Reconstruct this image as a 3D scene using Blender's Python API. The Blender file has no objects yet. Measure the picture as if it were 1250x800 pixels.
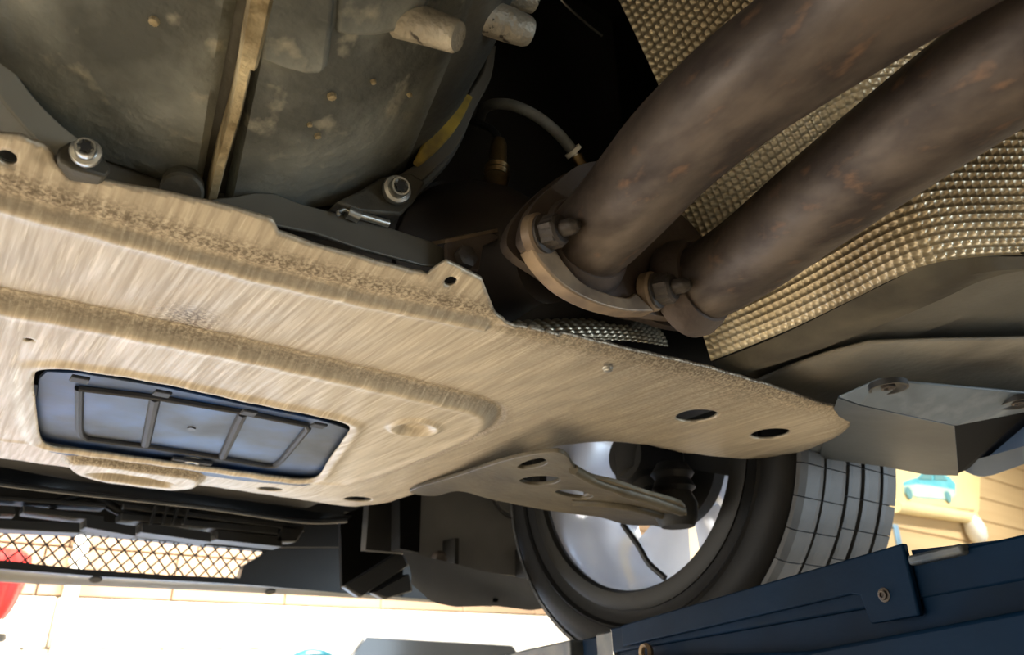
import bpy, bmesh, math, random
import numpy as np
from mathutils import Vector, Matrix
random.seed(7); rng = np.random.default_rng(7)
S = bpy.context.scene; C = S.collection
PI = math.pi
CAMH = 1.6                      # camera height above the workshop floor; all coordinates below are relative to the camera
# ---------------------------------------------------------------- camera
F, CX, CY = 900.0, 625.0, 400.0
def _basis():
    v1 = np.array([1900-CX, -(800-CY), -F]); v2 = np.array([-145-CX, -(834-CY), -F])
    x = v1/np.linalg.norm(v1); y = v2 - x*v2.dot(x); y /= np.linalg.norm(y)
    return np.array([x, y, np.cross(x, y)])      # rows: car right, car forward, up (in camera axes)
RW = _basis()
cd = bpy.data.cameras.new('camera'); cam = bpy.data.objects.new('camera', cd); C.objects.link(cam); S.camera = cam
cam.matrix_world = Matrix.Translation((0, 0, CAMH)) @ Matrix(RW.tolist()).to_4x4()
cd.sensor_width = 36; cd.lens = 36*F/1250; cd.clip_start = 0.01
cd.dof.use_dof = True; cd.dof.focus_distance = 0.55; cd.dof.aperture_fstop = 11
# ---------------------------------------------------------------- light and exposure
S.view_settings.view_transform = 'Standard'; S.view_settings.look = 'None'
S.view_settings.gamma = 1; S.view_settings.exposure = 0.1
W = bpy.data.worlds.new('world'); S.world = W; W.use_nodes = True
W.node_tree.nodes['Background'].inputs[0].default_value = (0.75, 0.85, 1, 1)
W.node_tree.nodes['Background'].inputs[1].default_value = 0.6
def area(name, loc, target, sx, sy, watts, col):
    l = bpy.data.lights.new(name, 'AREA'); l.shape = 'RECTANGLE'; l.size = sx; l.size_y = sy; l.energy = watts; l.color = col
    o = bpy.data.objects.new(name, l); C.objects.link(o); o.location = loc
    o.rotation_euler = (Vector(target)-Vector(loc)).to_track_quat('-Z', 'Y').to_euler()
    return o
area('added_front_daylight', (0.1, 4.5, -0.92), (0.1, 0, -0.6), 3.0, 1.25, 54, (0.50, 0.70, 1))  # unseen low opening, added to light the underside and tint the hatch blue
area('added_left_daylight', (-3.9, 2.0, -0.25), (0, 2.0, -0.25), 3.6, 2.6, 140, (1, 0.95, 0.87))  # unseen side light, added to brighten the underside and the wheel
area('daylight_rear_doorway', (4.2, -3.9, -0.25), (2.0, 0, -0.25), 3.4, 2.6, 260, (0.70, 0.86, 1))
LAMPS = [(-1.6, 3.0, 600), (1.4, 2.9, 720), (7.5, 1.2, 150), (-2.2, -1.5, 40), (3.2, -1.5, 40)]
for lx, ly, lw in LAMPS: area('tube_light', (lx, ly, 2.44), (lx, ly, -1), 1.5, 0.2, lw, (1, 0.93, 0.81))
# ---------------------------------------------------------------- pixel to point on a plane (in camera-relative metres)
def ray(px, py): return RW @ np.array([px-CX, -(py-CY), -F])
def rz(px, py, z): d = ray(px, py); return Vector(d*(z/d[2]))
def ry(px, py, y): d = ray(px, py); return Vector(d*(y/d[1]))
def rx(px, py, x): d = ray(px, py); return Vector(d*(x/d[0]))
def rpl(px, py, p0, n): d = Vector(ray(px, py)); return d*(Vector(p0).dot(n)/d.dot(n))
# ---------------------------------------------------------------- materials
def lin(c): return tuple(((v/12.92) if v <= .04045 else ((v+.055)/1.055)**2.4) for v in c)
def mat(name, c1, c2=None, rough=0.5, rough2=None, metal=0.0, scale=8, stretch=(1, 1, 1), bump=0.0, bscale=None, detail=6, lo=.35, hi=.65, spec=.5, c3=None, s3=30, lo3=.6, hi3=.7, grime_shade=None):
    m = bpy.data.materials.new(name); m.use_nodes = True; nt = m.node_tree; N = nt.nodes; L = nt.links
    b = N['Principled BSDF']; b.inputs['Metallic'].default_value = metal; b.inputs['Specular IOR Level'].default_value = spec
    tc = N.new('ShaderNodeTexCoord'); mp = N.new('ShaderNodeMapping'); mp.inputs['Scale'].default_value = stretch
    L.new(tc.outputs['Object'], mp.inputs[0])
    def noise(sc):
        n = N.new('ShaderNodeTexNoise'); n.inputs['Scale'].default_value = sc; n.inputs['Detail'].default_value = detail
        L.new(mp.outputs[0], n.inputs['Vector']); return n
    def ramp(src, a, c_a, z, c_z):
        r = N.new('ShaderNodeValToRGB'); r.color_ramp.elements[0].position = a; r.color_ramp.elements[0].color = c_a
        r.color_ramp.elements[1].position = z; r.color_ramp.elements[1].color = c_z; L.new(src, r.inputs[0]); return r
    n = noise(scale); c2 = c2 or tuple(v*.75 for v in c1)
    col = ramp(n.outputs[0], lo, (*lin(c1), 1), hi, (*lin(c2), 1)).outputs[0]
    def mixc(fac, a, colour):
        mx = N.new('ShaderNodeMix'); mx.data_type = 'RGBA'; L.new(fac, mx.inputs[0]); L.new(a, mx.inputs[6]); mx.inputs[7].default_value = (*lin(colour), 1); return mx.outputs[2]
    if c3:
        n3 = noise(s3); k = ramp(n3.outputs[0], lo3, (0, 0, 0, 1), hi3, (1, 1, 1, 1)); col = mixc(k.outputs[0], col, c3)
    if grime_shade:
        at = N.new('ShaderNodeAttribute'); at.attribute_name = 'grime_shade'
        n4 = noise(420); L.new(tc.outputs['Object'], n4.inputs['Vector']); r4 = ramp(n4.outputs[0], .38, (.15, .15, .15, 1), .60, (1, 1, 1, 1))
        mu = N.new('ShaderNodeMath'); mu.operation = 'MULTIPLY'; L.new(at.outputs['Fac'], mu.inputs[0]); L.new(r4.outputs[0], mu.inputs[1])
        col = mixc(mu.outputs[0], col, grime_shade)
    L.new(col, b.inputs['Base Color'])
    if rough2 is not None:
        r = ramp(n.outputs[0], lo, (rough,)*3+(1,), hi, (rough2,)*3+(1,)); L.new(r.outputs[0], b.inputs['Roughness'])
    else: b.inputs['Roughness'].default_value = rough
    if bump:
        nb = noise(bscale or scale*4); bp = N.new('ShaderNodeBump'); bp.inputs['Strength'].default_value = bump; bp.inputs['Distance'].default_value = .004
        L.new(nb.outputs[0], bp.inputs['Height']); L.new(bp.outputs[0], b.inputs['Normal'])
    return m
def emat(name, c, k):
    m = bpy.data.materials.new(name); m.use_nodes = True; b = m.node_tree.nodes['Principled BSDF']
    b.inputs['Emission Color'].default_value = (*c, 1); b.inputs['Emission Strength'].default_value = k; return m
M = dict(
 plate=mat('dirty_aluminium', (.71, .665, .585), (.62, .575, .50), rough=.44, rough2=.56, metal=.5, scale=45, stretch=(6, .28, 1), bump=.05, bscale=70, c3=(.83, .79, .71), s3=60, lo3=.56, hi3=.85, grime_shade=(.30, .25, .19)),
 hatch=mat('sky_tinted_grey_plastic', (.11, .25, .46), (.26, .29, .32), rough=.42, rough2=.55, metal=0, spec=.22, scale=12, bump=.05, c3=(.20, .215, .23), s3=10, lo3=.5, hi3=.66),  # blue patches put a sky reflection into the base colour
 rib=mat('black_rib_plastic', (.15, .16, .18), (.20, .20, .21), rough=.6, spec=.2),
 cast=mat('grey_cast_aluminium', (.57, .58, .55), (.31, .315, .295), rough=.45, rough2=.66, metal=.55, scale=9, lo=.38, hi=.62, bump=.5, bscale=90, c3=(.62, .60, .53), s3=48, lo3=.60, hi3=.78),
 castdark=mat('dark_cast_aluminium', (.36, .35, .31), (.24, .23, .2), rough=.55, metal=.4, scale=9, bump=.4, bscale=80),  # darker cast tone for the casing, lugs and drain plug
 boss=mat('pitted_aluminium', (.66, .63, .56), (.50, .47, .41), rough=.5, metal=.5, scale=30, bump=.5, bscale=200, c3=(.2, .18, .15), s3=120, lo3=.64, hi3=.68),
 edge=mat('machined_dirty_edge', (.74, .68, .54), (.42, .36, .24), rough=.5, metal=.4, scale=26, bump=.6, bscale=140),
 sheet=mat('grey_sheet_steel', (.40, .39, .36), (.34, .33, .3), rough=.45, metal=.4, scale=6),
 ringgrey=mat('smooth_grey_alloy', (.60, .59, .55), (.52, .51, .47), rough=.5, metal=.3, scale=5),
 yellow=mat('yellow_marking_paint', (.66, .55, .16), (.4, .33, .12), rough=.6, scale=30),
 steel=mat('bright_zinc_steel', (.82, .82, .80), (.6, .6, .58), rough=.28, metal=.9, scale=20),
 pipe=mat('rusty_brown_exhaust_steel', (.30, .262, .23), (.175, .14, .118), rough=.46, rough2=.66, metal=.4, scale=24, stretch=(2.0, .8, 1.6), bump=.16, bscale=60, c3=(.40, .30, .22), s3=46, lo3=.60, hi3=.76, lo=.38, hi=.66),
 flange=mat('brown_flange_steel', (.36, .32, .29), (.27, .23, .21), rough=.58, metal=.4, scale=14, bump=.3, bscale=90),
 bare=mat('bare_flange_edge', (.58, .50, .40), (.38, .32, .26), rough=.5, metal=.4, scale=30),
 nut=mat('dark_burnt_nut', (.30, .27, .25), (.2, .18, .16), rough=.55, metal=.5, scale=40, bump=.3, bscale=150),
 foil=mat('embossed_heat_shield_foil', (.88, .84, .74), (.76, .71, .61), rough=.34, metal=.6, scale=6, c3=(.45, .39, .29), s3=4, lo3=.55, hi3=.75),
 cat=mat('sooty_brown_steel', (.20, .17, .145), (.13, .11, .095), rough=.6, metal=.3, scale=12),
 panel=mat('underbody_grey_coating', (.52, .50, .45), (.42, .40, .36), rough=.58, scale=7, bump=.25, bscale=120, c3=(.16, .155, .14), s3=5, lo3=.58, hi3=.72),
 paneledge=mat('dusty_panel_edge', (.46, .43, .36), (.28, .26, .22), rough=.6, scale=14, bump=.3),
 black=mat('black_plastic', (.13, .13, .13), (.09, .09, .09), rough=.5, scale=9),
 ductgrey=mat('dark_grey_plastic', (.44, .445, .45), (.37, .375, .38), rough=.42, scale=7),
 blackgloss=mat('black_satin_plastic', (.17, .175, .18), (.13, .13, .13), rough=.34, scale=7),
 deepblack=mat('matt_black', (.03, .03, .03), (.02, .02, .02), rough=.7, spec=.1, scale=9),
 dark=mat('sooty_dark_metal', (.12, .115, .11), (.07, .07, .065), rough=.7, scale=9),
 cover=mat('blue_grey_plastic', (.245, .28, .31), (.20, .23, .255), rough=.38, rough2=.5, scale=6, bump=.08, bscale=60),  # shaded tone of the cover's lower facet; the flap shares it
 coverlit=mat('lit_scuffed_blue_grey_plastic', (.40, .45, .49), (.31, .35, .385), rough=.4, rough2=.5, scale=14, bump=.08, bscale=60, c3=(.50, .53, .55), s3=22, lo3=.55, hi3=.8),  # lit copy of the cover plastic for the top facet, with real scuffs
 sill=mat('blue_grey_paint', (.56, .62, .70), (.5, .55, .62), rough=.3, scale=3),
 rubber=mat('black_rubber', (.05, .049, .047), (.035, .035, .034), spec=.25, rough=.6, scale=20, bump=.1),
 tread=mat('grey_tread_rubber', (.27, .275, .28), (.21, .215, .22), rough=.55, scale=20, bump=.12),
 rim=mat('silver_alloy', (.93, .94, .97), (.88, .9, .94), rough=.22, metal=.5, scale=3),
 rimdark=mat('grey_rim_flange', (.115, .112, .10), (.09, .088, .08), rough=.5, spec=.25, scale=4),
 arm=mat('aged_forged_aluminium', (.34, .31, .245), (.25, .225, .175), rough=.5, metal=.4, scale=14, bump=.3, bscale=90),
 hose=mat('grey_heat_sleeve', (.44, .45, .44), (.36, .37, .36), rough=.6, scale=60),
 brass=mat('heat_tinted_sensor_steel', (.48, .40, .26), (.30, .24, .15), rough=.38, metal=.8, scale=20),
 cloud=mat('lift_blue_paint', (.0, .095, .18), (.0, .065, .13), rough=.6, spec=.08, scale=8, bump=.12, bscale=70, c3=(.03, .09, .14), s3=18, lo3=.62, hi3=.72),
 lifttrim=mat('worn_lift_steel', (.33, .34, .34), (.15, .2, .25), rough=.5, metal=.4, scale=25),
 wallw=mat('white_painted_block', (.90, .88, .83), (.86, .84, .78), rough=.75, scale=2, bump=.1),
 wallt=mat('tan_painted_block', (.62, .52, .42), (.58, .49, .4), rough=.75, scale=2, bump=.1),
 wallside=mat('cream_render', (.86, .82, .74), (.82, .78, .7), rough=.8, scale=2),
 board=mat('tan_wall_board', (.82, .72, .55), (.78, .67, .5), rough=.6, scale=3, stretch=(.2, 1, 4)),
 floor=mat('grey_beige_epoxy_floor', (.56, .52, .45), (.48, .44, .38), rough=.5, scale=3, bump=.05),
 ceil=mat('white_ceiling', (.85, .84, .80), rough=.85, scale=2),
 red=mat('red_plastic', (.80, .14, .12), (.66, .08, .08), rough=.4, scale=4),
 white=mat('white_plastic', (.9, .89, .85), (.86, .85, .8), rough=.5, scale=4),
 paper=mat('cream_poster_paper', (.93, .86, .66), (.9, .82, .6), rough=.7, scale=2),
 cyan=mat('cyan_print', (.30, .68, .76), (.42, .74, .80), rough=.6, scale=6),
 cyandark=mat('dark_cyan_print', (.36, .58, .62), (.4, .6, .62), rough=.6, scale=6),
 pale=mat('pale_print', (.76, .86, .82), (.7, .8, .76), rough=.6, scale=6),
 teal=mat('teal_paint', (.05, .30, .36), rough=.3, scale=3),
 vwhite=mat('white_van_paint', (.9, .9, .88), rough=.3, scale=3),
 glass=mat('tinted_windscreen', (.16, .17, .18), (.13, .14, .15), rough=.12, scale=2),
 bluetag=mat('pale_blue_strip', (.55, .72, .85), rough=.5, scale=3),
)
# ---------------------------------------------------------------- object helpers
ORG = {}
def shade(me, on, ang=35):
    me.polygons.foreach_set('use_smooth', [on]*len(me.polygons))
    if on:
        try: me.set_sharp_from_angle(angle=math.radians(ang))
        except Exception: pass
def link(o, parent=None):
    C.objects.link(o)
    if parent: o.parent = parent
def tag(o, label=None, cat=None, group=None, kind=None):
    if label: o['label'] = label
    if cat: o['category'] = cat
    if group: o['group'] = group
    if kind: o['kind'] = kind
    return o
def thing(name, loc, label, cat, group=None):
    o = bpy.data.objects.new(name, None); link(o); o.location = loc; o.empty_display_size = .05; ORG[o.name] = Vector(loc)
    return tag(o, label, cat, group)
def obj(name, bm, m, parent=None, smooth=True, loc=None, ang=35, bevel=0, bseg=2):
    org = Vector(loc) if loc is not None else (sum((v.co for v in bm.verts), Vector())/max(1, len(bm.verts)) if parent is None or True else Vector())
    po = ORG[parent.name] if parent else Vector()
    for v in bm.verts: v.co -= org
    bmesh.ops.recalc_face_normals(bm, faces=bm.faces)
    me = bpy.data.meshes.new(name); bm.to_mesh(me); bm.free()
    me.materials.append(M[m] if isinstance(m, str) else m); shade(me, smooth, ang)
    o = bpy.data.objects.new(name, me); link(o, parent); o.location = org-po; ORG[o.name] = org
    if bevel:
        bv = o.modifiers.new('bevel', 'BEVEL'); bv.width = bevel; bv.segments = bseg; bv.limit_method = 'ANGLE'; bv.angle_limit = math.radians(40)
    return o
def struct(name, bm, m, parent=None, **k): o = obj(name, bm, m, parent, **k); o['kind'] = 'structure'; return o
def box(bm, lo, hi, mtx=None):
    vs = [bm.verts.new((x, y, z)) for z in (lo[2], hi[2]) for y in (lo[1], hi[1]) for x in (lo[0], hi[0])]
    for q in [(0, 2, 3, 1), (4, 5, 7, 6), (0, 1, 5, 4), (1, 3, 7, 5), (3, 2, 6, 7), (2, 0, 4, 6)]: bm.faces.new([vs[i] for i in q])
    if mtx: bmesh.ops.transform(bm, matrix=mtx, verts=vs)
    return bm
def B(lo, hi, mtx=None): return box(bmesh.new(), lo, hi, mtx)
def frame_from(axis, up=Vector((0, 0, 1))):
    a = Vector(axis).normalized(); u = Vector(up)
    if abs(a.dot(u)) > .97: u = Vector((1, 0, 0))
    s = a.cross(u).normalized(); return a, s, s.cross(a)
def spline(pts, n=8):
    P = [Vector(p) for p in pts]; out = []
    for i in range(len(P)-1):
        p0 = P[max(i-1, 0)]; p1 = P[i]; p2 = P[i+1]; p3 = P[min(i+2, len(P)-1)]
        for k in range(n):
            t = k/n; out.append(.5*((2*p1)+(p2-p0)*t+(2*p0-5*p1+4*p2-p3)*t*t+(3*p1-p0-3*p2+p3)*t**3))
    out.append(P[-1]); return out
def tube(bm, pts, r, seg=16, cap=True):
    pts = [Vector(p) for p in pts]; rings = []; up = Vector((0, 0, 1)); n = len(pts)
    a, s, u = frame_from(pts[1]-pts[0])
    for i, p in enumerate(pts):
        t = (pts[min(i+1, n-1)]-pts[max(i-1, 0)]).normalized()
        s = (s - t*s.dot(t)).normalized(); u = s.cross(t); rr = r[i] if hasattr(r, '__len__') else r
        rings.append([bm.verts.new(p+(s*math.cos(2*PI*k/seg)+u*math.sin(2*PI*k/seg))*rr) for k in range(seg)])
    for A, D in zip(rings, rings[1:]):
        for k in range(seg): bm.faces.new((A[k], A[(k+1) % seg], D[(k+1) % seg], D[k]))
    if cap: bm.faces.new(rings[0][::-1]); bm.faces.new(rings[-1])
    return bm
def T(pts, r, seg=16): return tube(bmesh.new(), pts, r, seg)
def lathe(bm, c, axis, prof, seg=48, a0=0, a1=2*PI, closed=False, up=Vector((0, 0, 1))):
    """prof: (distance along axis, radius)"""
    a, s, u = frame_from(axis, up); c = Vector(c); full = abs(a1-a0-2*PI) < 1e-6; n = seg if full else seg+1; rings = []
    for h, r in prof:
        if r < 1e-6: rings.append([bm.verts.new(c+a*h)])
        else: rings.append([bm.verts.new(c+a*h+(s*math.cos(t)+u*math.sin(t))*r) for t in [a0+(a1-a0)*k/seg for k in range(n)]])
    for A, D in (list(zip(rings, rings[1:]))+([(rings[-1], rings[0])] if closed else [])):
        for k in range(seg):
            k2 = (k+1) % n if full else k+1
            f = [A[0 if len(A) == 1 else k], A[0 if len(A) == 1 else k2], D[0 if len(D) == 1 else k2], D[0 if len(D) == 1 else k]]
            g = []
            for v in f:
                if v not in g: g.append(v)
            if len(g) > 2: bm.faces.new(g)
    return bm
def slab(loops, vec, bm=None):
    """outline (and holes) of 3-d points on a plane, extruded by vec"""
    bm = bm or bmesh.new(); es = []; vs = []
    for lp in loops:
        v = [bm.verts.new(p) for p in lp]; vs += v
        es += [bm.edges.new((v[i], v[(i+1) % len(v)])) for i in range(len(v))]
    r = bmesh.ops.triangle_fill(bm, use_beauty=True, use_dissolve=False, edges=es)
    fs = [g for g in r['geom'] if isinstance(g, bmesh.types.BMFace)]
    r = bmesh.ops.extrude_face_region(bm, geom=fs)
    bmesh.ops.translate(bm, vec=Vector(vec), verts=[g for g in r['geom'] if isinstance(g, bmesh.types.BMVert)])
    return bm
def closed_spline(pts, n=6):
    P = [Vector(p) for p in pts]; m = len(P); out = []
    for i in range(m):
        p0, p1, p2, p3 = P[i-1], P[i], P[(i+1) % m], P[(i+2) % m]
        for k in range(n):
            t = k/n; out.append(.5*((2*p1)+(p2-p0)*t+(2*p0-5*p1+4*p2-p3)*t*t+(3*p1-p0-3*p2+p3)*t**3))
    return out
def grid(fn, us, vs, bm=None):
    bm = bm or bmesh.new(); V = [[bm.verts.new(fn(u, v)) for v in vs] for u in us]
    for i in range(len(us)-1):
        for j in range(len(vs)-1): bm.faces.new((V[i][j], V[i+1][j], V[i+1][j+1], V[i][j+1]))
    return bm
def npmesh(name, V, Fq, m, parent=None, smooth=True):
    org = V.mean(0); me = bpy.data.meshes.new(name)
    me.from_pydata((V-org).tolist(), [], Fq.tolist() if hasattr(Fq, 'tolist') else Fq); me.validate(); me.materials.append(M[m]); shade(me, smooth, 60)
    o = bpy.data.objects.new(name, me); link(o, parent); ORG[o.name] = Vector(org)
    o.location = Vector(org)-(ORG[parent.name] if parent else Vector()); return o
def xy(px, py, z=.24): p = rz(px, py, z); return (p.x, p.y)
def seg_dist(P, poly, closed=True):
    poly = np.asarray(poly, float); A = poly; D = np.roll(poly, -1, 0)
    if not closed: A = poly[:-1]; D = poly[1:]
    best = np.full(len(P), 1e9); near = np.zeros_like(P)
    for a, d in zip(A, D):
        e = d-a; t = np.clip(((P-a)@e)/max(e@e, 1e-12), 0, 1); q = a+t[:, None]*e; dd = np.linalg.norm(P-q, axis=1)
        k = dd < best; best[k] = dd[k]; near[k] = q[k]
    return best, near
def inside(P, poly):
    poly = np.asarray(poly, float); r = np.zeros(len(P), bool); x, y = P[:, 0], P[:, 1]
    for a, d in zip(poly, np.roll(poly, -1, 0)):
        c = (a[1] > y) != (d[1] > y)
        with np.errstate(divide='ignore', invalid='ignore'): xi = a[0]+(y-a[1])*(d[0]-a[0])/(d[1]-a[1])
        r ^= c & (x < xi)
    return r
def sd(P, poly): d, n = seg_dist(P, poly); return np.where(inside(P, poly), -d, d), n
def smooth2(pts, n=6): return [(p.x, p.y) for p in closed_spline([Vector((a, b, 0)) for a, b in pts], n)]
def sstep(x, a, b): t = np.clip((x-a)/(b-a), 0, 1); return t*t*(3-2*t)
# ================================================================ SETTING
FZ = -CAMH
struct('floor', B((-4, -4, FZ-.1), (11.5, 5, FZ)), 'floor')
struct('ceiling', B((-4, -4, 2.5), (11.5, 5, 2.6)), 'ceil')
wl = bmesh.new()                                  # left wall with an unseen opening added for the left light
box(wl, (-4.1, -4, FZ), (-4, .1, 2.5)); box(wl, (-4.1, 3.9, FZ), (-4, 5, 2.5)); box(wl, (-4.1, .1, 1.2), (-4, 3.9, 2.5))
struct('wall_left', wl, 'wallside', smooth=False)
wb = bmesh.new(); box(wb, (-4, -4.1, FZ), (2.4, -4, 2.5)); box(wb, (6.0, -4.1, FZ), (11.5, -4, 2.5)); box(wb, (2.4, -4.1, 1.2), (6.0, -4, 2.5))
struct('wall_back', wb, 'wallside', smooth=False)
struct('wall_right', B((11.5, -4, FZ), (11.6, 5, 2.5)), 'wallside', smooth=False)
wfb = bmesh.new(); box(wfb, (-4, 4.56, -.28), (5.5, 4.7, 2.5)); box(wfb, (-4, 4.56, FZ), (-1.42, 4.7, -.28)); box(wfb, (1.62, 4.56, FZ), (5.5, 4.7, -.28))
wf = struct('wall_front', wfb, 'wallside', smooth=False)
BW, BH = .64, .24
bmw = None
def blk_mesh(m, nm):
    bm = B((-BW/2+.004, -.03, -BH/2+.004), (BW/2-.004, .03, BH/2-.004)); me = bpy.data.meshes.new(nm)
    bmesh.ops.bevel(bm, geom=bm.edges[:], offset=.004, segments=1, affect='EDGES'); bm.to_mesh(me); bm.free(); me.materials.append(M[m]); return me
mw, mt = blk_mesh('wallw', 'white_block'), blk_mesh('wallt', 'tan_block')
wfo = ORG[wf.name]; k = 0
for r in range(17):
    zc = FZ+.18+r*BH; off = BW/2 if r % 2 else 0
    for c in range(15):
        x = -3.66+c*BW+off*.0+(.1 if r % 2 else 0)
        if x > 5.2 or (zc < -.28 and -1.75 < x < 1.95): continue
        o = bpy.data.objects.new('block', mt if zc > .36 else mw); C.objects.link(o); o.parent = wf; o.location = Vector((x, 4.53, zc))-wfo
w2 = struct('wall_front_return', B((5.5, 3.06, FZ), (11.5, 3.2, 2.5)), 'wallside', smooth=False)
struct('wall_step', B((5.4, 3.06, FZ), (5.5, 4.7, 2.5)), 'wallside', smooth=False)
bdm = bpy.data.meshes.new('board'); bm = B((-2.98, -.03, -.118), (2.98, .03, .118)); bmesh.ops.bevel(bm, geom=bm.edges[:], offset=.012, segments=2, affect='EDGES'); bm.to_mesh(bdm); bm.free(); bdm.materials.append(M['board'])
for r in range(17):
    o = bpy.data.objects.new('board', bdm); C.objects.link(o); o.parent = w2; o.location = Vector((8.5, 3.03, FZ+.12+.24*r))-ORG[w2.name]
# lamps on the ceiling (real fittings around the tube lights)
for i, (lx, ly, lw) in enumerate(LAMPS):
    nm = ['over the left front bay', 'over the front bay centre', 'over the poster bay', 'over the left rear bay', 'over the right rear bay'][i]
    t = thing('ceiling_light', (lx, ly, 2.5), 'white fluorescent ceiling fitting '+nm, 'light', 'ceiling fittings')
    obj('housing', B((lx-.8, ly-.13, 2.46), (lx+.8, ly+.13, 2.5)), 'white', t)
# ================================================================ BACKGROUND THINGS
# white conduit on the block wall
p = ry(78, 760, 4.47)
t = thing('wall_conduit', (p.x, 4.47, FZ), 'white vertical conduit pipe running up the pale block wall', 'pipe')
obj('pipe', T([(p.x, 4.46, FZ), (p.x, 4.46, 2.5)], .035), 'white', t)
for z in (-.6, .0, .55, 1.4): obj('clip', lathe(bmesh.new(), (p.x, 4.46, z), (0, 0, 1), [(-.012, .036), (-.012, .042), (.012, .042), (.012, .036)]), 'white', t)
# red canister at the left edge
p = ry(-9, 740, 4.2)
t = thing('red_canister', (p.x, 4.2, FZ), 'red fluted canister with black collar beside the white wall', 'canister')
bm = bmesh.new(); n = 48; rings = []
for z, r in [(.235, .045), (.28, .07), (.33, .086), (.40, .098), (.48, .106), (.52, .10), (.545, .07), (.55, .0)]:
    rings.append([bm.verts.new((p.x+math.cos(2*PI*k/n)*r*(1+.06*math.cos(8*2*PI*k/n)), 4.2+math.sin(2*PI*k/n)*r*(1+.06*math.cos(8*2*PI*k/n)), z)) for k in range(n)])
for A, D in zip(rings, rings[1:]):
    for k in range(n): bm.faces.new((A[k], A[(k+1) % n], D[(k+1) % n], D[k]))
obj('body', bm, 'red', t)
obj('neck', lathe(bmesh.new(), (p.x, 4.2, 0), (0, 0, 1), [(.195, .0), (.195, .05), (.22, .062), (.25, .05)]), 'white', t)
obj('collar', lathe(bmesh.new(), (p.x, 4.2, 0), (0, 0, 1), [(.155, 0), (.155, .075), (.165, .085), (.19, .08), (.2, 0)]), 'black', t)
obj('stem', lathe(bmesh.new(), (p.x, 4.2, 0), (0, 0, 1), [(FZ, 0), (FZ, .13), (FZ+.04, .13), (FZ+.06, .05), (.155, .05), (.155, 0)]), 'red', t)
# parked van beyond the bumper
y0 = 3.45
def vp(px, py): return ry(px, py, y0)
wl_, wr_ = vp(440, 778), vp(632, 793)
t = thing('parked_van', (2.2, 4.0, FZ), 'white van with a dark tinted rear window parked against the block wall', 'van')
xl, xr = wl_.x-.22, wr_.x+.3
prof = [(FZ+.35), (-.7), (.08), (.24), (.27)]
def vanpt(x, z, d): return Vector((x, y0+.02+d, z))
bm = bmesh.new()
sec = [(xl+.06, FZ+.32), (xl, FZ+.5), (xl+.02, -.35), (xl+.1, .12), (xl+.2, .235), (xl+.45, .265), (xr-.45, .265), (xr-.2, .235), (xr-.1, .12), (xr-.02, -.35), (xr, FZ+.5), (xr-.06, FZ+.32)]
slab([[Vector((a, y0+.05, b)) for a, b in sec]], (0, .95, 0), bm)
obj('body', bm, 'vwhite', t, bevel=.03)
# rear window as traced trapezoid on the van's rear face
win = [vp(450, 777.5), vp(630, 788), vp(640, 803), vp(600, 830), vp(432, 812), vp(434, 800)]
obj('rear_window', slab([[q+Vector((0, .03, 0)) for q in win]], (0, .03, 0)), 'glass', t, bevel=.004)
for zz in (-.95,): obj('bumper', B((xl+.02, y0-.03, zz-.12), (xr-.02, y0+.1, zz+.1)), 'black', t, bevel=.02)
for sx in (xl+.22, xr-.22): obj('wheel', lathe(bmesh.new(), (sx, y0+.5, FZ+.31), (1, 0, 0), [(-.1, 0), (-.1, .2), (-.1, .29), (-.08, .31), (.08, .31), (.1, .29), (.1, .0)]), 'rubber', t)
q = vp(378, 805)
obj('mirror', T(spline([Vector((q.x-.05, y0+.05, q.z-.02)), Vector((q.x, y0, q.z)), Vector((q.x+.09, y0, q.z-.02)), Vector((q.x+.17, y0+.1, q.z-.1))]), .045), 'teal', t)
# poster on the boarded wall
def pp(px, py, d=2.985): return ry(px, py, d)
t = thing('car_poster', pp(1140, 640), 'cream poster showing a small blue car hung on tan wall boards', 'poster')
quad = [pp(1080, 560), pp(1198, 560), pp(1196, 622), pp(1188, 640), pp(1095, 626)]
obj('sheet', slab([[v+Vector((0, .006, 0)) for v in quad]], (0, .006, 0)), 'paper', t, smooth=False)
body = [pp(*a) for a in [(1104, 600), (1103, 589), (1112, 585), (1121, 583), (1126, 577), (1140, 575), (1152, 579), (1160, 583), (1167, 591), (1167, 604), (1158, 611), (1120, 608)]]
obj('car_print', slab([[v+Vector((0, .002, 0)) for v in body]], (0, .004, 0)), 'cyan', t, smooth=False)
lowb = [pp(*a, 2.98) for a in [(1104, 602), (1104, 593), (1120, 591), (1150, 595), (1166, 598), (1166, 606), (1158, 610), (1120, 607)]]
obj('car_print_lower', slab([[v+Vector((0, .002, 0)) for v in lowb]], (0, .004, 0)), 'pale', t, smooth=False)
for lst in ([(1122, 585), (1128, 578), (1138, 577), (1138, 586)], [(1141, 586), (1141, 577), (1151, 580), (1157, 587)]):
    obj('window_print', slab([[pp(*a_, 2.979) for a_ in lst]], (0, .003, 0)), 'cyandark', t, smooth=False)
for a in [(1110, 602), (1158, 607)]:
    w = pp(*a, 2.972); obj('wheel_print', lathe(bmesh.new(), w, (0, 1, 0), [(0, 0), (0, .055), (.006, .055), (.006, .035), (.004, 0)], 24), 'cyandark', t)
obj('sheet_fold', slab([[pp(1096, 612, 2.983), pp(1190, 622, 2.983), pp(1190, 624, 2.983), pp(1096, 614, 2.983)]], (0, .003, 0)), 'board', t, smooth=False)
a, b2 = pp(1092, 618, 2.92), pp(1188, 633, 2.92)
obj('roll_rod', T([a, b2], .055), 'paper', t)
a = pp(1190, 637, 2.93)
t2 = thing('hanging_bulb', pp(1190, 637, 2.93), 'white oval float hanging from the end of the poster rod', 'ornament')
c0 = pp(1191, 647, 2.9)
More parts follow.
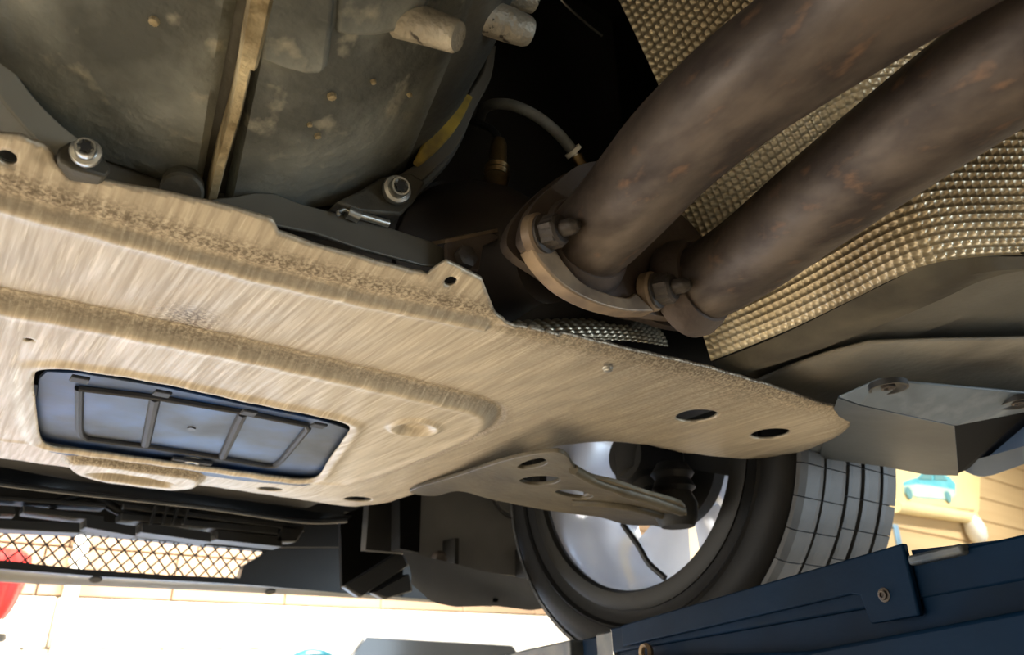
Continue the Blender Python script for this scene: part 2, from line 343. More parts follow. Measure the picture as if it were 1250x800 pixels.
obj('float', lathe(bmesh.new(), c0, (.35, 0, -1), [(-.14, 0), (-.125, .04), (-.08, .075), (0, .09), (.08, .075), (.125, .04), (.14, 0)], 24), 'white', t2)
obj('cord', T([pp(1186, 627, 2.94), c0+Vector((-.05, 0, .12))], .022), 'hose', t2)
a, b2 = pp(1091, 640), pp(1096, 672)
t3 = tag(obj('blue_strip', slab([[a, a+Vector((.07, 0, 0)), b2+Vector((.1, 0, 0)), b2+Vector((.02, 0, 0))]], (0, .01, 0)), 'bluetag', smooth=False), 'pale blue strip hanging on the boards behind the tyre', 'strip')
# ================================================================ REINFORCEMENT PLATE (height field with real folds, beads and holes)
FLZ = .256
out = [xy(a, b, FLZ) for a, b in [(-45, 150), (0, 162), (28, 166), (55, 180), (88, 208), (130, 214), (250, 243), (334, 267), (341, 278), (380, 291), (420, 302), (505, 325), (523, 327), (545, 320), (588, 337)]]
out += [xy(*a) for a in [(606, 391), (640, 403), (700, 416), (770, 433), (860, 453), (940, 476), (1000, 497)]]
tip = [xy(*a) for a in [(1000, 497), (1018, 501), (1030, 506), (1037, 512), (1039, 519), (1037, 526), (1030, 533), (1016, 541), (1000, 547), (985, 554), (965, 560)]]
out += tip[1:] + [xy(*a) for a in [(930, 566), (880, 562), (830, 556), (790, 547), (740, 543), (690, 547), (640, 559), (600, 571), (565, 583), (520, 602), (480, 615), (440, 628), (412, 627), (330, 614), (262, 603), (240, 600), (226, 604), (204, 606), (160, 600), (116, 593), (98, 587), (86, 578), (60, 575), (0, 566)]]
out += [(-.05, 1.085), (-.2, 1.05), (-.3, .80), (-.45, .62), (-.52, .44), (-.46, .38), (-.30, .365), (-.12, .378)]
panel_ = smooth2([(-.22, .57), (-.1, .57)]+[xy(*a, .236) for a in [(0, 364), (100, 383), (200, 404), (300, 425), (400, 448), (500, 472), (560, 487), (595, 497), (607, 509), (596, 526), (560, 544), (500, 568), (440, 588), (410, 591), (360, 587), (250, 574), (120, 555), (0, 537)]]+[(-.1, 1.0), (-.22, .98), (-.25, .8)], 4)
hatch_ = smooth2([xy(*a, .232) for a in [(42, 462), (52, 450), (100, 452), (200, 468), (300, 490), (390, 508), (420, 516), (427, 522), (420, 535), (400, 563), (387, 582), (365, 585), (300, 577), (200, 563), (100, 549), (62, 543), (50, 534), (45, 500)]], 4)
grip_ = smooth2([xy(*a, .236) for a in [(76, 562), (110, 560), (180, 570), (245, 580), (247, 592), (232, 600), (205, 603), (160, 598), (116, 591), (92, 580)]], 4)
gripin_ = smooth2([xy(*a, .236) for a in [(104, 573), (150, 573), (205, 583), (218, 590), (205, 596), (160, 592), (118, 585)]], 4)
def ell(px, py, ax, z=.24, n=20, fy=1):
    c = xy(px, py, z); e = xy(px+ax, py, z); r = math.hypot(e[0]-c[0], e[1]-c[1]); return [(c[0]+r*math.cos(2*PI*k/n), c[1]+fy*r*math.sin(2*PI*k/n)) for k in range(n)]
holes = [hatch_, ell(850, 508, 25), ell(940, 530, 23), ell(437, 610, 17), ell(330, 598, 15), ell(550, 340, 8, .2535), ell(12, 184, 11, .255), ell(507, 511, 9, .236), ell(39, 402, 6, n=10)]
cell = .0025
gx = np.arange(-.56, .80, cell); gy = np.arange(.34, 1.24, cell)
GX, GY = np.meshgrid(gx, gy, indexing='ij'); P2 = np.stack([GX.ravel(), GY.ravel()], 1)
so, no_ = sd(P2, out); allsd, near = so.copy(), no_.copy()
for h in holes:
    hmin, hmax = np.min(h, 0)-.03, np.max(h, 0)+.03
    idx = np.where(((P2 > hmin) & (P2 < hmax)).all(1))[0]
    s_, n_ = sd(P2[idx], h); s_ = -s_; k = s_ > allsd[idx]; allsd[idx[k]] = s_[k]; near[idx[k]] = n_[k]
nx, ny = GX.shape; I = np.arange(nx*ny).reshape(nx, ny)
Q = np.stack([I[:-1, :-1].ravel(), I[1:, :-1].ravel(), I[1:, 1:].ravel(), I[:-1, 1:].ravel()], 1)
keep = (allsd[Q].mean(1) < 0) & (allsd[Q].max(1) < cell); Q = Q[keep]
from collections import Counter
E_ = np.sort(np.concatenate([Q[:, [0, 1]], Q[:, [1, 2]], Q[:, [2, 3]], Q[:, [3, 0]]]), 1)
ue, cnt = np.unique(E_, axis=0, return_counts=True); bv = np.unique(ue[cnt == 1])
P2[bv] = near[bv]
used = np.unique(Q); remap = np.full(len(P2), -1); remap[used] = np.arange(len(used)); Q = remap[Q]; P = P2[used]
so, _ = sd(P, out); sp, _ = sd(P, panel_); sh, _ = sd(P, hatch_); sg, _ = sd(P, grip_); sgi, _ = sd(P, gripin_)
bend = np.array([(-.6, .46), (-.2, .452)]+[xy(*a) for a in [(0, 246), (150, 288), (310, 333), (450, 366), (606, 398)]]+[(.8, .30)])
dB = np.interp(P[:, 0], bend[:, 0], bend[:, 1])-P[:, 1]
z = np.full(len(P), .24)
fl = np.clip(dB, 0, 1)*(P[:, 0] < .305)
z += .34*fl - .0035*np.exp(-((dB+.006)/.006)**2)*(P[:, 0] < .30) + .002*np.exp(-((dB-.004)/.004)**2)*(P[:, 0] < .30)
z -= .0085*((1-sstep(P[:, 1]+.55*P[:, 0], 1.20, 1.30))*sstep(-sp, -.002, .014)+sstep(P[:, 1]+.55*P[:, 0], 1.20, 1.30)*sstep(-sp, -.001, .004))+.0015*np.exp(-((sp+.016)/.006)**2)
z += .002*np.exp(-((sp-.004)/.004)**2)
z -= .003*np.exp(-((sh-.008)/.006)**2)
z += .004*(1-sstep(-so, 0, .016))*(dB < 0)
z -= .010*sstep(-sg, -.003, .012); z += .012*sstep(-sgi, 0, .012)
# stamped seat at the fixing hole, upturned lip at the front, slight upward curl of the right wing
c = np.array(xy(507, 513)); r = np.linalg.norm(P-c, axis=1)
z += .0045*(1-sstep(r, .011, .019)) - .003*np.exp(-((r-.024)/.004)**2)
for hp in ((850, 508), (940, 530)):
    r = np.linalg.norm(P-np.array(xy(*hp)), axis=1)
z += .010*sstep(P[:, 1], 1.02, 1.14)
tabc = [xy(520, 355), xy(545, 322)]; d, _ = seg_dist(P, tabc, False); z -= .002*np.exp(-(d/.003)**2)
d, _ = seg_dist(P, [xy(44, 175, .25), xy(44, 215)], False); z += .003*np.exp(-(d/.003)**2)
nz = rng.normal(0, 1, len(P)); z += .00025*np.sin(P[:, 0]*160+3*np.sin(P[:, 1]*25))
V = np.column_stack([P, z])
grime_shade = .8*np.exp(-((dB-.013)/.010)**2)*(P[:, 0] < .30) + .55*np.exp(-((sp-.006)/.008)**2) + .5*np.exp(-((sp+.004)/.004)**2)*.6
grime_shade += .30*sstep(P[:, 0], .25, .6)*(sp > 0)*(1-sstep(P[:, 0], .62, .72)) + .75*sstep(P[:, 0], .28, .34)*np.exp(-np.abs(so)/.022)*(P[:, 1] < .48)  # darker across the right wing; grime along its rear edge
front_ = sstep(P[:, 1]+.55*P[:, 0], 1.20, 1.30)
grime_shade += .95*np.exp(-((sp-.001)/.0022)**2)*front_ + .7*np.exp(-(np.abs(sg+.004)/.008)**2)  # narrow front line paints in the step's shade; grip rim darker
cpl = np.array(xy(232, 388)); grime_shade += .9*np.exp(-(((P[:, 0]-cpl[0])/.02)**2+((P[:, 1]-cpl[1])/.02)**2))
plate = thing('reinforcement_plate', (.15, .72, .24), 'wide dirty aluminium reinforcement plate under the engine with a dark inspection hatch', 'plate')
sheet = npmesh('sheet', V, Q, 'plate', plate)
at = sheet.data.attributes.new('grime_shade', 'FLOAT', 'POINT'); at.data.foreach_set('value', np.clip(grime_shade, 0, 1).astype(np.float32))
so_ = sheet.modifiers.new('thickness', 'SOLIDIFY'); so_.thickness = .003; so_.offset = 1 
# inspection hatch, seen through the opening
hz = .2385
def hp(px, py, dz=0): return rz(px, py, hz+dz)
hat = obj('inspection_hatch', slab([[hp(*a) for a in [(47, 462), (56, 454), (100, 456), (200, 473), (300, 495), (390, 513), (416, 521), (428, 526), (424, 542), (398, 588), (370, 594), (300, 588), (200, 574), (100, 560), (60, 552), (44, 540), (42, 500)]]], (0, 0, .003)), 'hatch', plate, bevel=.001)
hat['label'] = 'dark grey plastic hatch with painted-in blue reflections and three framed bays'
def bead(pts, w=.0045, n=6): return tube(bmesh.new(), [hp(*p)+Vector((0, 0, -.001)) for p in pts], w, 8)
obj('frame_rib', bead([(97, 472), (97, 522), (99, 529), (107, 534), (180, 543), (270, 557), (325, 567), (336, 567), (345, 560), (376, 522), (374, 517), (290, 500), (190, 483), (97, 472)], .0038), 'rib', hat)
for a, b in [((190, 484), (178, 541)), ((297, 503), (272, 556))]: obj('cross_rib', bead([a, b], .005), 'rib', hat)
for px, py in [(100, 452), (200, 470), (305, 494), (390, 510)]:
    c = hp(px, py); obj('clip', B((c.x-.007, c.y-.007, .2285), (c.x+.007, c.y+.006, .2315)), 'rib', hat, bevel=.001)
obj('slot', slab([[hp(*a)+Vector((0, 0, -.0012)) for a in [(229, 522), (233, 521), (239, 523), (238, 525), (231, 525)]]], (0, 0, .001)), 'black', hat)
def bolt(c, axis, r, h, m, parent, name='bolt', washer=1.55, torx=True):
    a, s, u = frame_from(axis); c = Vector(c)
    o = obj(name, lathe(bmesh.new(), c, a, [(0, 0), (0, r*washer), (h*.18, r*washer), (h*.26, r*washer*.92), (h*.28, r), (h*.92, r), (h, r*.9)]+([(h, r*.55), (h*.45, r*.5), (h*.45, 0)] if torx else [(h, 0)]), 24), m, parent)
    return o
c = hp(235, 561); bolt(c+Vector((0, 0, .0)), (0, 0, -1), .0085, .006, 'steel', plate, 'hatch_screw', 1.5)
obj('latch_block', B((c.x-.024, c.y-.01, .233), (c.x+.022, c.y+.012, .237)), 'rib', plate, bevel=.001)
for px, py in [(742, 449), (575, 510)]: bolt(rz(px, py, .238), (0, 0, -1), .004, .003, 'steel', plate, 'rivet', 1.2, False)
# ================================================================ GEARBOX BELL HOUSING
AX, AZ = .062, .503
def rad(y): return float(np.interp(y, [-.35, -.2, -.02, .1, .2, .28, .36, .41, .425, .445], [.09, .10, .118, .140, .162, .184, .206, .216, .219, .219]))
def bell(px, py, off=0.0):
    d = ray(px, py); d = d/np.linalg.norm(d); t = .1
    while t < 1.2:
        p = d*t
        if math.hypot(p[0]-AX, p[2]-AZ) < rad(p[1])+off: break
        t += .0008
    return Vector(p)
def belln(p): return Vector((p.x-AX, 0, p.z-AZ)).normalized()
gb = thing('gearbox_housing', (AX, .15, AZ-.2), 'grey cast aluminium gearbox bell housing above the rear edge of the plate', 'gearbox')
casing = lathe(bmesh.new(), (AX, 0, AZ), (0, 1, 0), [(y, rad(y)) for y in np.linspace(-.35, .445, 44)]+[(.445, .0)], 120)
for v in casing.verts:
    n = math.sin(v.co.x*55+v.co.y*31)*math.sin(v.co.y*47-v.co.x*20)*math.sin(v.co.z*60); d = Vector((v.co.x-AX, 0, v.co.z-AZ)); v.co += d.normalized()*n*.0016 if d.length > .01 else Vector()
obj('casing', casing, 'castdark', gb)
def shell(pxs, t, off0, m, name, n=14, edge=None):
    """raised casting pad lying on the bell: outline in picture pixels projected on the bell, swollen outwards"""
    Pn = [bell(*p) for p in pxs]
    return Pn
def pad(name, pxs, off, m, nu=20, nv=20, fade=0):
    """quad-corner patch (four px corners, bilinear) standing proud of the bell by off, with side walls"""
    a, b, c, d = [np.array(p, float) for p in pxs]; bm = bmesh.new(); top = []; bot = []
    for i in range(nu+1):
        rt = []; rb = []
        for j in range(nv+1):
            u, v = i/nu, j/nv; q = (a*(1-u)+b*u)*(1-v)+(d*(1-u)+c*u)*v; p = bell(q[0], q[1]); n = belln(p)
            e = min(u, 1-u, v, 1-v); k = min(1, e/.04+.35)*(1-fade*u**4)
            rt.append(bm.verts.new(p+n*off*k)); rb.append(bm.verts.new(p-n*.006))
        top.append(rt); bot.append(rb)
    for i in range(nu):
        for j in range(nv):
            bm.faces.new((top[i][j], top[i+1][j], top[i+1][j+1], top[i][j+1]))
    ring = [(i, 0) for i in range(nu)]+[(nu, j) for j in range(nv)]+[(i, nv) for i in range(nu, 0, -1)]+[(0, j) for j in range(nv, 0, -1)]
    for (i, j), (k, l) in zip(ring, ring[1:]+ring[:1]): bm.faces.new((top[i][j], top[k][l], bot[k][l], bot[i][j]))
    return obj(name, bm, m, gb)
pad('left_casing_panel', [(-120, -60), (300, -60), (244, 232), (60, 170)], .006, 'cast', 26, 26)
pad('lower_cover', [(330, -30), (592, -30), (478, 245), (272, 250)], .010, 'cast', 30, 30, 1.0)
for px, py, r_ in [(391, 72, 6), (405, 118, 5), (388, 166, 4), (378, 152, 3), (500, 116, 3), (188, 26, 5), (456, 100, 3)]:
    p_ = bell(px, py, .010 if px > 300 else .006); n_ = belln(p_); q_ = r_*.0005
    obj('paint_spot', lathe(bmesh.new(), p_-n_*.001, n_, [(0, q_*1.2), (.0022, q_), (.0026, q_*.5), (.0026, 0)], 9), 'edge', gb)
# raised rib along the cover's left border
def rib_on(name, pts, w, h, m, n=24):
    bm = bmesh.new(); rows = []
    P = [np.array(p, float) for p in pts]
    for i in range(n+1):
        t = i/n*(len(P)-1); k = min(int(t), len(P)-2); q = P[k]*(1-t+k)+P[k+1]*(t-k); p = bell(q[0], q[1]); nn = belln(p); tg = nn.cross(Vector((0, 1, 0))).normalized()
        w2 = w[k]*(1-t+k)+w[k+1]*(t-k)
        rows.append([bm.verts.new(p-tg*w2/2-nn*.01), bm.verts.new(p-tg*w2/2+nn*h*.85), bm.verts.new(p-tg*w2*.35+nn*h), bm.verts.new(p+tg*w2*.35+nn*h), bm.verts.new(p+tg*w2/2+nn*h*.85), bm.verts.new(p+tg*w2/2-nn*.01)])
    for A, D in zip(rows, rows[1:]):
        for k in range(5): bm.faces.new((A[k], A[k+1], D[k+1], D[k]))
    bm.faces.new(rows[0]); bm.faces.new(rows[-1][::-1]); return obj(name, bm, m, gb, ang=25)
rib_on('lower_rib', [(303, 50), (290, 110), (272, 170), (256, 232)], [.0075, .007, .0065, .006], .017, 'edge')
rib_on('upper_rib', [(328, -60), (316, 0), (306, 46)], [.013, .0115, .0105], .021, 'edge')
# cast foot beside the rib, big round boss and two dowel bosses
def lump(name, pxs, off, m, bev=.008):
    ps = [bell(*p) for p in pxs]; n = belln(sum(ps, Vector())/len(ps)); return obj(name, slab([[p-n*.004 for p in ps]], n*off), m, gb, bevel=bev, bseg=3)
lump('cast_foot', [(322, -60), (316, 40), (345, 52), (372, 60), (388, 60), (398, 50), (402, 20), (408, -60)], .022, 'cast', .007)
lump('round_pad', [(404, -70), (403, 20), (425, 24), (455, 24), (485, 18), (505, 5), (520, -20), (530, -70)], .016, 'cast', .008)
e0, e1 = bell(488, 22, .002), bell(556, 44, .034); d0 = (e1-e0).normalized(); l0 = (e1-e0).length
obj('dowel_boss', lathe(bmesh.new(), e0, d0, [(-.02, 0), (-.02, .013), (.01, .0105), (l0, .0092), (l0+.002, .008), (l0+.002, 0)], 28), 'boss', gb)
e0 = ry(598, 22, .29); e1 = ry(642, 38, .285)
obj('dowel_boss', lathe(bmesh.new(), e0-(e1-e0)*.5, e1-e0, [(0, 0), (0, .012), (.03, .0115), ((e1-e0).length*1.5, .0105), ((e1-e0).length*1.5+.003, .009), ((e1-e0).length*1.5+.003, 0)], 28), 'boss', gb)
e0 = ry(610, -16, .29); e1 = ry(652, -2, .285)
obj('dowel_boss', lathe(bmesh.new(), e0-(e1-e0)*.5, e1-e0, [(0, 0), (0, .011), ((e1-e0).length*1.5, .0105), ((e1-e0).length*1.5+.003, 0)], 28), 'boss', gb)
# mating flange
fl0 = lathe(bmesh.new(), (AX, .43, AZ), (0, 1, 0), [(0, .214), (0, .236), (.003, .238), (.03, .238), (.03, .214)], 120, closed=True)
obj('mating_flange', fl0, 'sheet', gb)
# wide left part of the flange (stays bright) and the right lug strip with yellow marking
def arc_strip(name, pxs_in, pxs_out, y, t, m):
    A = [ry(*p, y) for p in pxs_in]; D = [ry(*p, y) for p in pxs_out]; A = spline(A, 6); D = spline(D, 6)
    return obj(name, slab([A+D[::-1]], (0, t, 0)), m, gb, bevel=.0015)
arc_strip('left_flange_ring', [(-60, -20), (0, 48), (18, 85), (45, 122), (75, 152), (100, 172)], [(-60, 40), (0, 120), (12, 135), (32, 158), (52, 178), (78, 196)], .405, .03, 'ringgrey')
arc_strip('right_flange_lug', [(597, 50), (590, 85), (572, 115), (545, 160), (515, 195), (470, 222)], [(606, 56), (600, 95), (582, 130), (560, 178), (530, 208), (495, 240)], .40, .03, 'sheet')
arc_strip('yellow_mark', [(566, 112), (545, 140), (520, 170), (505, 198)], [(578, 118), (562, 150), (540, 178), (512, 203)], .396, .003, 'yellow')
lug = [(72, 180), (85, 172), (100, 172), (112, 178), (126, 188), (136, 208), (128, 216), (90, 206), (70, 194)]
obj('left_bolt_lug', slab([[ry(*p, .398) for p in lug]], (0, .03, 0)), 'castdark', gb, bevel=.002)
lug = [(410, 246), (440, 232), (466, 216), (500, 210), (520, 222), (506, 246), (490, 262), (440, 258)]
obj('right_bolt_lug', slab([[ry(*p, .398) for p in lug]], (0, .03, 0)), 'castdark', gb, bevel=.002)
def flange_bolt(px, py, y, r):
    c = ry(px, py, y); ax = Vector((-.15, -1, -.25)).normalized()
    w = obj('bolt', lathe(bmesh.new(), c, ax, [(-.01, 0), (-.01, r*1.0), (0, r*1.55), (.003, r*1.6), (.0045, r*1.5), (.005, r*1.12), (.0095, r*1.1), (.011, r*1.0), (.011, r*.8), (.006, r*.72), (.006, 0)], 32), 'steel', gb)
    s_ = bmesh.new(); a, s, u = frame_from(ax)
    pts = [c+a*.0113+(s*math.cos(t)+u*math.sin(t))*(r*.82 if k % 2 == 0 else r*.46) for k, t in enumerate([2*PI*q/12 for q in range(12)])]
    obj('socket', slab([pts], a*.0006), 'dark', w)
flange_bolt(105, 188, .392, .0050); flange_bolt(483, 233, .392, .0066)
p = ry(222, 233, .41); obj('drain_plug', lathe(bmesh.new(), p, (-.1, -.6, -.8), [(-.012, 0), (-.012, .012), (.002, .0125), (.004, .011), (.004, 0)], 28), 'castdark', gb)
# ================================================================ SHEET METAL BEHIND THE PLATE
pl = lambda lst, y: [ry(a, b, y) for a, b in lst]
cv = slab([pl([(255, 243), (285, 240), (310, 235), (335, 236), (365, 248), (420, 262), (470, 276), (525, 294), (542, 303), (548, 326), (515, 324), (440, 304), (385, 285), (340, 276), (255, 256)], .408)], (0, .003, 0))
dc = tag(obj('dust_cover', cv, 'sheet', bevel=.001), 'thin grey steel dust cover between plate edge and bell housing', 'cover')
t = thing('heat_bracket', ry(565, 300, .395), 'small bent steel bracket at the inner plate tab', 'bracket')
obj('web', slab([pl([(545, 296), (600, 284), (612, 290), (590, 300), (585, 330), (545, 330)], .395)], (0, .004, 0)), 'flange', t, bevel=.001)
obj('top_lip', slab([[ry(543, 297, .395), ry(612, 282, .395), ry(612, 282, .395)+Vector((0, .03, .012)), ry(543, 297, .395)+Vector((0, .03, .012))]], (0, 0, .003)), 'bare', t)
obj('bolt_head', lathe(bmesh.new(), ry(566, 316, .393), (0, -1, 0), [(0, 0), (0, .009), (.006, .009), (.007, .007), (.007, 0)], 6), 'nut', t)
# wire clip above the plate edge
t = thing('retaining_clip', ry(430, 260, .403), 'small bright spring clip beside the right bell housing bolt', 'clip')
obj('barrel', T([ry(424, 258, .403), ry(438, 264, .403)], .005), 'steel', t)
obj('wire', T([ry(436, 262, .403), ry(474, 273, .403)], .0028), 'steel', t)
obj('loop', T(spline([ry(414, 263, .403), ry(413, 259, .403), ry(420, 256, .403), ry(426, 258, .403)]), .0015, 8), 'steel', t)
# ================================================================ EXHAUST
ex = thing('twin_exhaust_pipes', (.40, .2, .27), 'pair of rusty brown exhaust pipes bolted to a shared oval flange', 'exhaust pipe')
yf = .352
p1 = [ry(722, 292, .352), ry(735, 283, .325), ry(765, 250, .285), ry(803, 208, .245), ry(880, 140, .195), ry(985, 65, .145), ry(1095, -8, .10), ry(1250, -100, .04), ry(1600, -330, -.12)]
def pz(lst): return [rz(a, b, z) for a, b, z in lst]
p1 = pz([(706, 304, .300), (733, 280, .301), (770, 240, .303), (822, 181, .303), (895, 115, .303), (980, 53, .303), (1080, -14, .303), (1220, -104, .303)]) 
p1.append(p1[-1]+(p1[-1]-p1[-2])*6)
obj('pipe', tube(bmesh.new(), spline(p1, 8), .0340, 40), 'pipe', ex)
p2 = pz([(840, 352, .293), (870, 339, .292), (918, 309, .290), (990, 253, .288), (1076, 188, .286), (1166, 122, .284), (1268, 52, .282), (1410, -40, .28)])
p2.append(p2[-1]+(p2[-1]-p2[-2])*6)
obj('pipe', tube(bmesh.new(), spline(p2, 8), .0330, 40), 'pipe', ex)
fo = closed_spline(pl([(705, 206), (668, 226), (632, 262), (618, 292), (628, 312), (660, 334), (700, 362), (745, 380), (790, 390), (815, 398), (850, 400), (880, 384), (876, 340), (850, 290), (800, 240), (750, 206)], .372), 5)
fl_ = obj('collar_flange', slab([fo], (0, .008, 0)), 'flange', ex, bevel=.0015)
fo2 = closed_spline(pl([(712, 200), (680, 222), (650, 252), (640, 282), (644, 300), (668, 322), (700, 352), (745, 372), (790, 383), (830, 388), (868, 384), (884, 372), (878, 330), (850, 280), (800, 235), (755, 200)], .352), 5)
obj('clamp_flange', slab([fo2], (0, .010, 0)), 'flange', ex, bevel=.002)
# bright swept edge of the clamp between the two studs, with the ear rings round the nuts
band = spline([ry(*p, .344) for p in [(676, 300), (690, 322), (712, 345), (742, 358), (766, 363), (776, 357)]], 5)
band2 = spline([ry(*p, .344) for p in [(648, 300), (662, 322), (690, 350), (728, 370), (768, 380), (800, 380)]], 5)
obj('clamp_rim', slab([band+band2[::-1]], (0, .014, 0)), 'bare', ex, bevel=.002)
for a, b in [(660, 287), (797, 356)]:
    c = ry(a, b, .344); d = Vector((.25, -.95, -.12)).normalized()
    ear = obj('clamp_ear', lathe(bmesh.new(), c-d*.006, d, [(0, 0), (0, .0165), (.007, .0165), (.009, .015), (.009, 0)], 32), 'bare', ex)
    nt_ = obj('nut', lathe(bmesh.new(), c+d*.002, d, [(0, 0), (0, .0145), (.003, .0145), (.004, .0115), (.015, .0115), (.017, .010), (.017, 0)], 24), 'nut', ex)
    hx = lathe(bmesh.new(), c+d*.003, d, [(0, 0), (0, .0128), (.013, .0128), (.0145, .011), (.0145, 0)], 6); obj('hexagon', hx, 'nut', nt_, smooth=False)
    obj('stud', lathe(bmesh.new(), c, d, [(0, 0), (0, .0062), (.027, .0062), (.030, .0052), (.033, .003), (.034, 0)], 20), 'nut', ex)
for cc, q in ((p1, 0), (p2, 0)):
    d = (cc[1]-cc[0]).normalized(); obj('weld_collar', lathe(bmesh.new(), cc[0]+d*.006, d, [(-.012, .03), (-.012, .042), (-.004, .043), (.004, .040), (.012, .0355), (.012, .03)], 40, closed=True), 'flange', ex)
# catalytic converter ahead of the flange
ct = thing('catalytic_converter', (.36, .5, .33), 'sooty dark catalytic converter ahead of the exhaust flange', 'catalytic converter')
c0, c1 = Vector((.342, .384, .305)), Vector((.30, .62, .40))
dd = (c1-c0); L_ = dd.length
obj('shell', lathe(bmesh.new(), c0, dd, [(0, 0), (0, .040), (.02, .042), (.06, .060), (.09, .066), (L_, .066), (L_+.03, .045), (L_+.03, 0)], 40), 'cat', ct)
obj('band', lathe(bmesh.new(), c0+dd*.5, dd, [(-.006, .06), (-.006, .069), (.006, .069), (.006, .06)], 40, closed=True), 'dark', ct)
obj('second_shell', lathe(bmesh.new(), Vector((.465, .395, .325)), Vector((.02, .25, .08)), [(0, 0), (0, .030), (.03, .036), (.09, .06), (.25, .06), (.25, 0)], 40), 'cat', ct)
# sensor screwed into the converter
sy = .43; s0, s1 = ry(603, 268, sy), ry(609, 172, sy); dv = s1-s0; Ls = dv.length
os_ = thing('oxygen_sensor', s0, 'brassy cylindrical oxygen sensor standing beside the flange', 'sensor')
obj('body', lathe(bmesh.new(), s0, dv, [(-.03, 0), (-.03, .010), (0, .0105), (Ls*.45, .0105), (Ls*.5, .0115), (Ls*.53, .010), (Ls*.57, .0118), (Ls*.6, .010), (Ls*.64, .0115), (Ls*.68, .0085), (Ls*.95, .0075), (Ls, .006), (Ls, 0)], 28), 'brass', os_)
obj('hexagon', lathe(bmesh.new(), s0-dv*.16, dv, [(0, 0), (0, .0145), (.012, .0145), (.012, 0)], 6), 'brass', os_, smooth=False)
obj('lead', T(spline([s1, s1+Vector((-.004, .01, .02)), s1+Vector((-.02, .05, .05)), s1+Vector((-.03, .12, .06))]), .0035, 10), 'black', os_)
hy = .40
ho = thing('sensor_cable', ry(700, 185, hy), 'grey sheathed cable arching in the dark beside the upper exhaust pipe', 'cable')
hpts = [ry(585, 150, .50), ry(590, 134, .46), ry(605, 127, .43), ry(630, 130, .41), ry(658, 144, .40), ry(682, 164, .40), ry(698, 183, .40)]
obj('sheath', tube(bmesh.new(), spline(hpts, 8), .0052, 16), 'hose', ho)
d = (hpts[-1]-hpts[-2]).normalized()
obj('clip_ring', lathe(bmesh.new(), hpts[-1]+d*.002, d, [(-.002, .006), (-.002, .0085), (.002, .0085), (.002, .006)], 24, closed=True), 'white', ho)
obj('plug', T([hpts[-1], ry(704, 192, .40)], .0035, 12), 'steel', ho)
obj('sensor_tip', T([ry(703, 191, .40), ry(712, 206, .40)], .006, 16), 'brass', ho)
tw = tag(obj('brake_pipe', T(spline([ry(668, -20, .45), ry(690, 5, .45), ry(715, 28, .45), ry(735, 44, .45)]), .0015, 8), 'steel'), 'thin bare metal line crossing the dark tunnel above', 'pipe')
# ================================================================ EMBOSSED HEAT SHIELD
def dimple_sheet(name, fn, U, Vv, pitch, amp, m, parent, lab=None):
    """fn(u,v) -> point, u,v in metres along the sheet; real dimples of given pitch"""
    nu = max(8, int(U/pitch*7)); nv = max(8, int(Vv/pitch*7))
    us = np.linspace(0, U, nu); vs = np.linspace(0, Vv, nv)
    cu = np.linspace(0, U, 60); cvv = np.linspace(0, Vv, 60)
    G = np.array([[fn(a, b) for b in cvv] for a in cu])
    def interp(a, b):
        ia = np.clip(np.searchsorted(cu, a)-1, 0, 58); ib = np.clip(np.searchsorted(cvv, b)-1, 0, 58)
        ta = ((a-cu[ia])/(cu[1]-cu[0]))[:, None]; tb = ((b-cvv[ib])/(cvv[1]-cvv[0]))[:, None]
        return G[ia, ib]*(1-ta)*(1-tb)+G[ia+1, ib]*ta*(1-tb)+G[ia, ib+1]*(1-ta)*tb+G[ia+1, ib+1]*ta*tb
    A, D = np.meshgrid(us, vs, indexing='ij'); a, d = A.ravel(), D.ravel(); e = 1e-3
    P = interp(a, d); Nn = np.cross(interp(np.clip(a+e, 0, U), d)-interp(np.clip(a-e, 0, U), d), interp(a, np.clip(d+e, 0, Vv))-interp(a, np.clip(d-e, 0, Vv)))
    Nn /= np.linalg.norm(Nn, axis=1)[:, None]+1e-12
    row = np.floor(d/pitch); h = np.abs(np.sin(PI*d/pitch))**.8*np.abs(np.sin(PI*(a/pitch+.0*(row % 2))))**.8
    P = P+Nn*(amp*h)[:, None]
    I = np.arange(nu*nv).reshape(nu, nv); Fq = np.stack([I[:-1, :-1].ravel(), I[1:, :-1].ravel(), I[1:, 1:].ravel(), I[:-1, 1:].ravel()], 1)
    o = npmesh(name, P, Fq, m, parent); o['kind'] = 'stuff' if False else ''
    del o['kind']; return o
hs = thing('tunnel_heat_shield', (.5, .15, .3), 'dimpled silver foil heat shield lining the tunnel around the pipes', 'heat shield')
# right wall: lower edge follows the seam seen above the floor panel; it leans in and then climbs steeply up the tunnel
e_raw = spline([rz(868, 441, .262), rz(960, 404, .262), rz(1040, 366, .262), rz(1090, 341, .262), rz(1138, 323, .263), rz(1190, 314, .266), rz(1260, 311, .27), rz(1420, 306, .28)], 12)
e_cum = np.concatenate([[0], np.cumsum([(b-a).length for a, b in zip(e_raw, e_raw[1:])])]); EL = float(e_cum[-1]); e_np = np.array([tuple(p) for p in e_raw])
def elo(u): return Vector([float(np.interp(u, e_cum, e_np[:, k])) for k in range(3)])
def fr(u, v):
    p = elo(u); s = v/.20; return Vector((p.x+.008*math.sin(PI*min(1, s*.9))-.075*s, p.y, p.z+.185*s))
dimple_sheet('lower_wall', fr, EL, .20, .0070, -.0034, 'foil', hs)
top_ = [fr(u, .20) for u in np.linspace(0, EL, 40)]
def fu(u, v):
    t = u/EL*39; k = min(int(t), 38); p = top_[k]*(1-(t-k))+top_[k+1]*(t-k); s = v/.34; return Vector((p.x-.15*s-.06*s*s, p.y, p.z+.34*s))
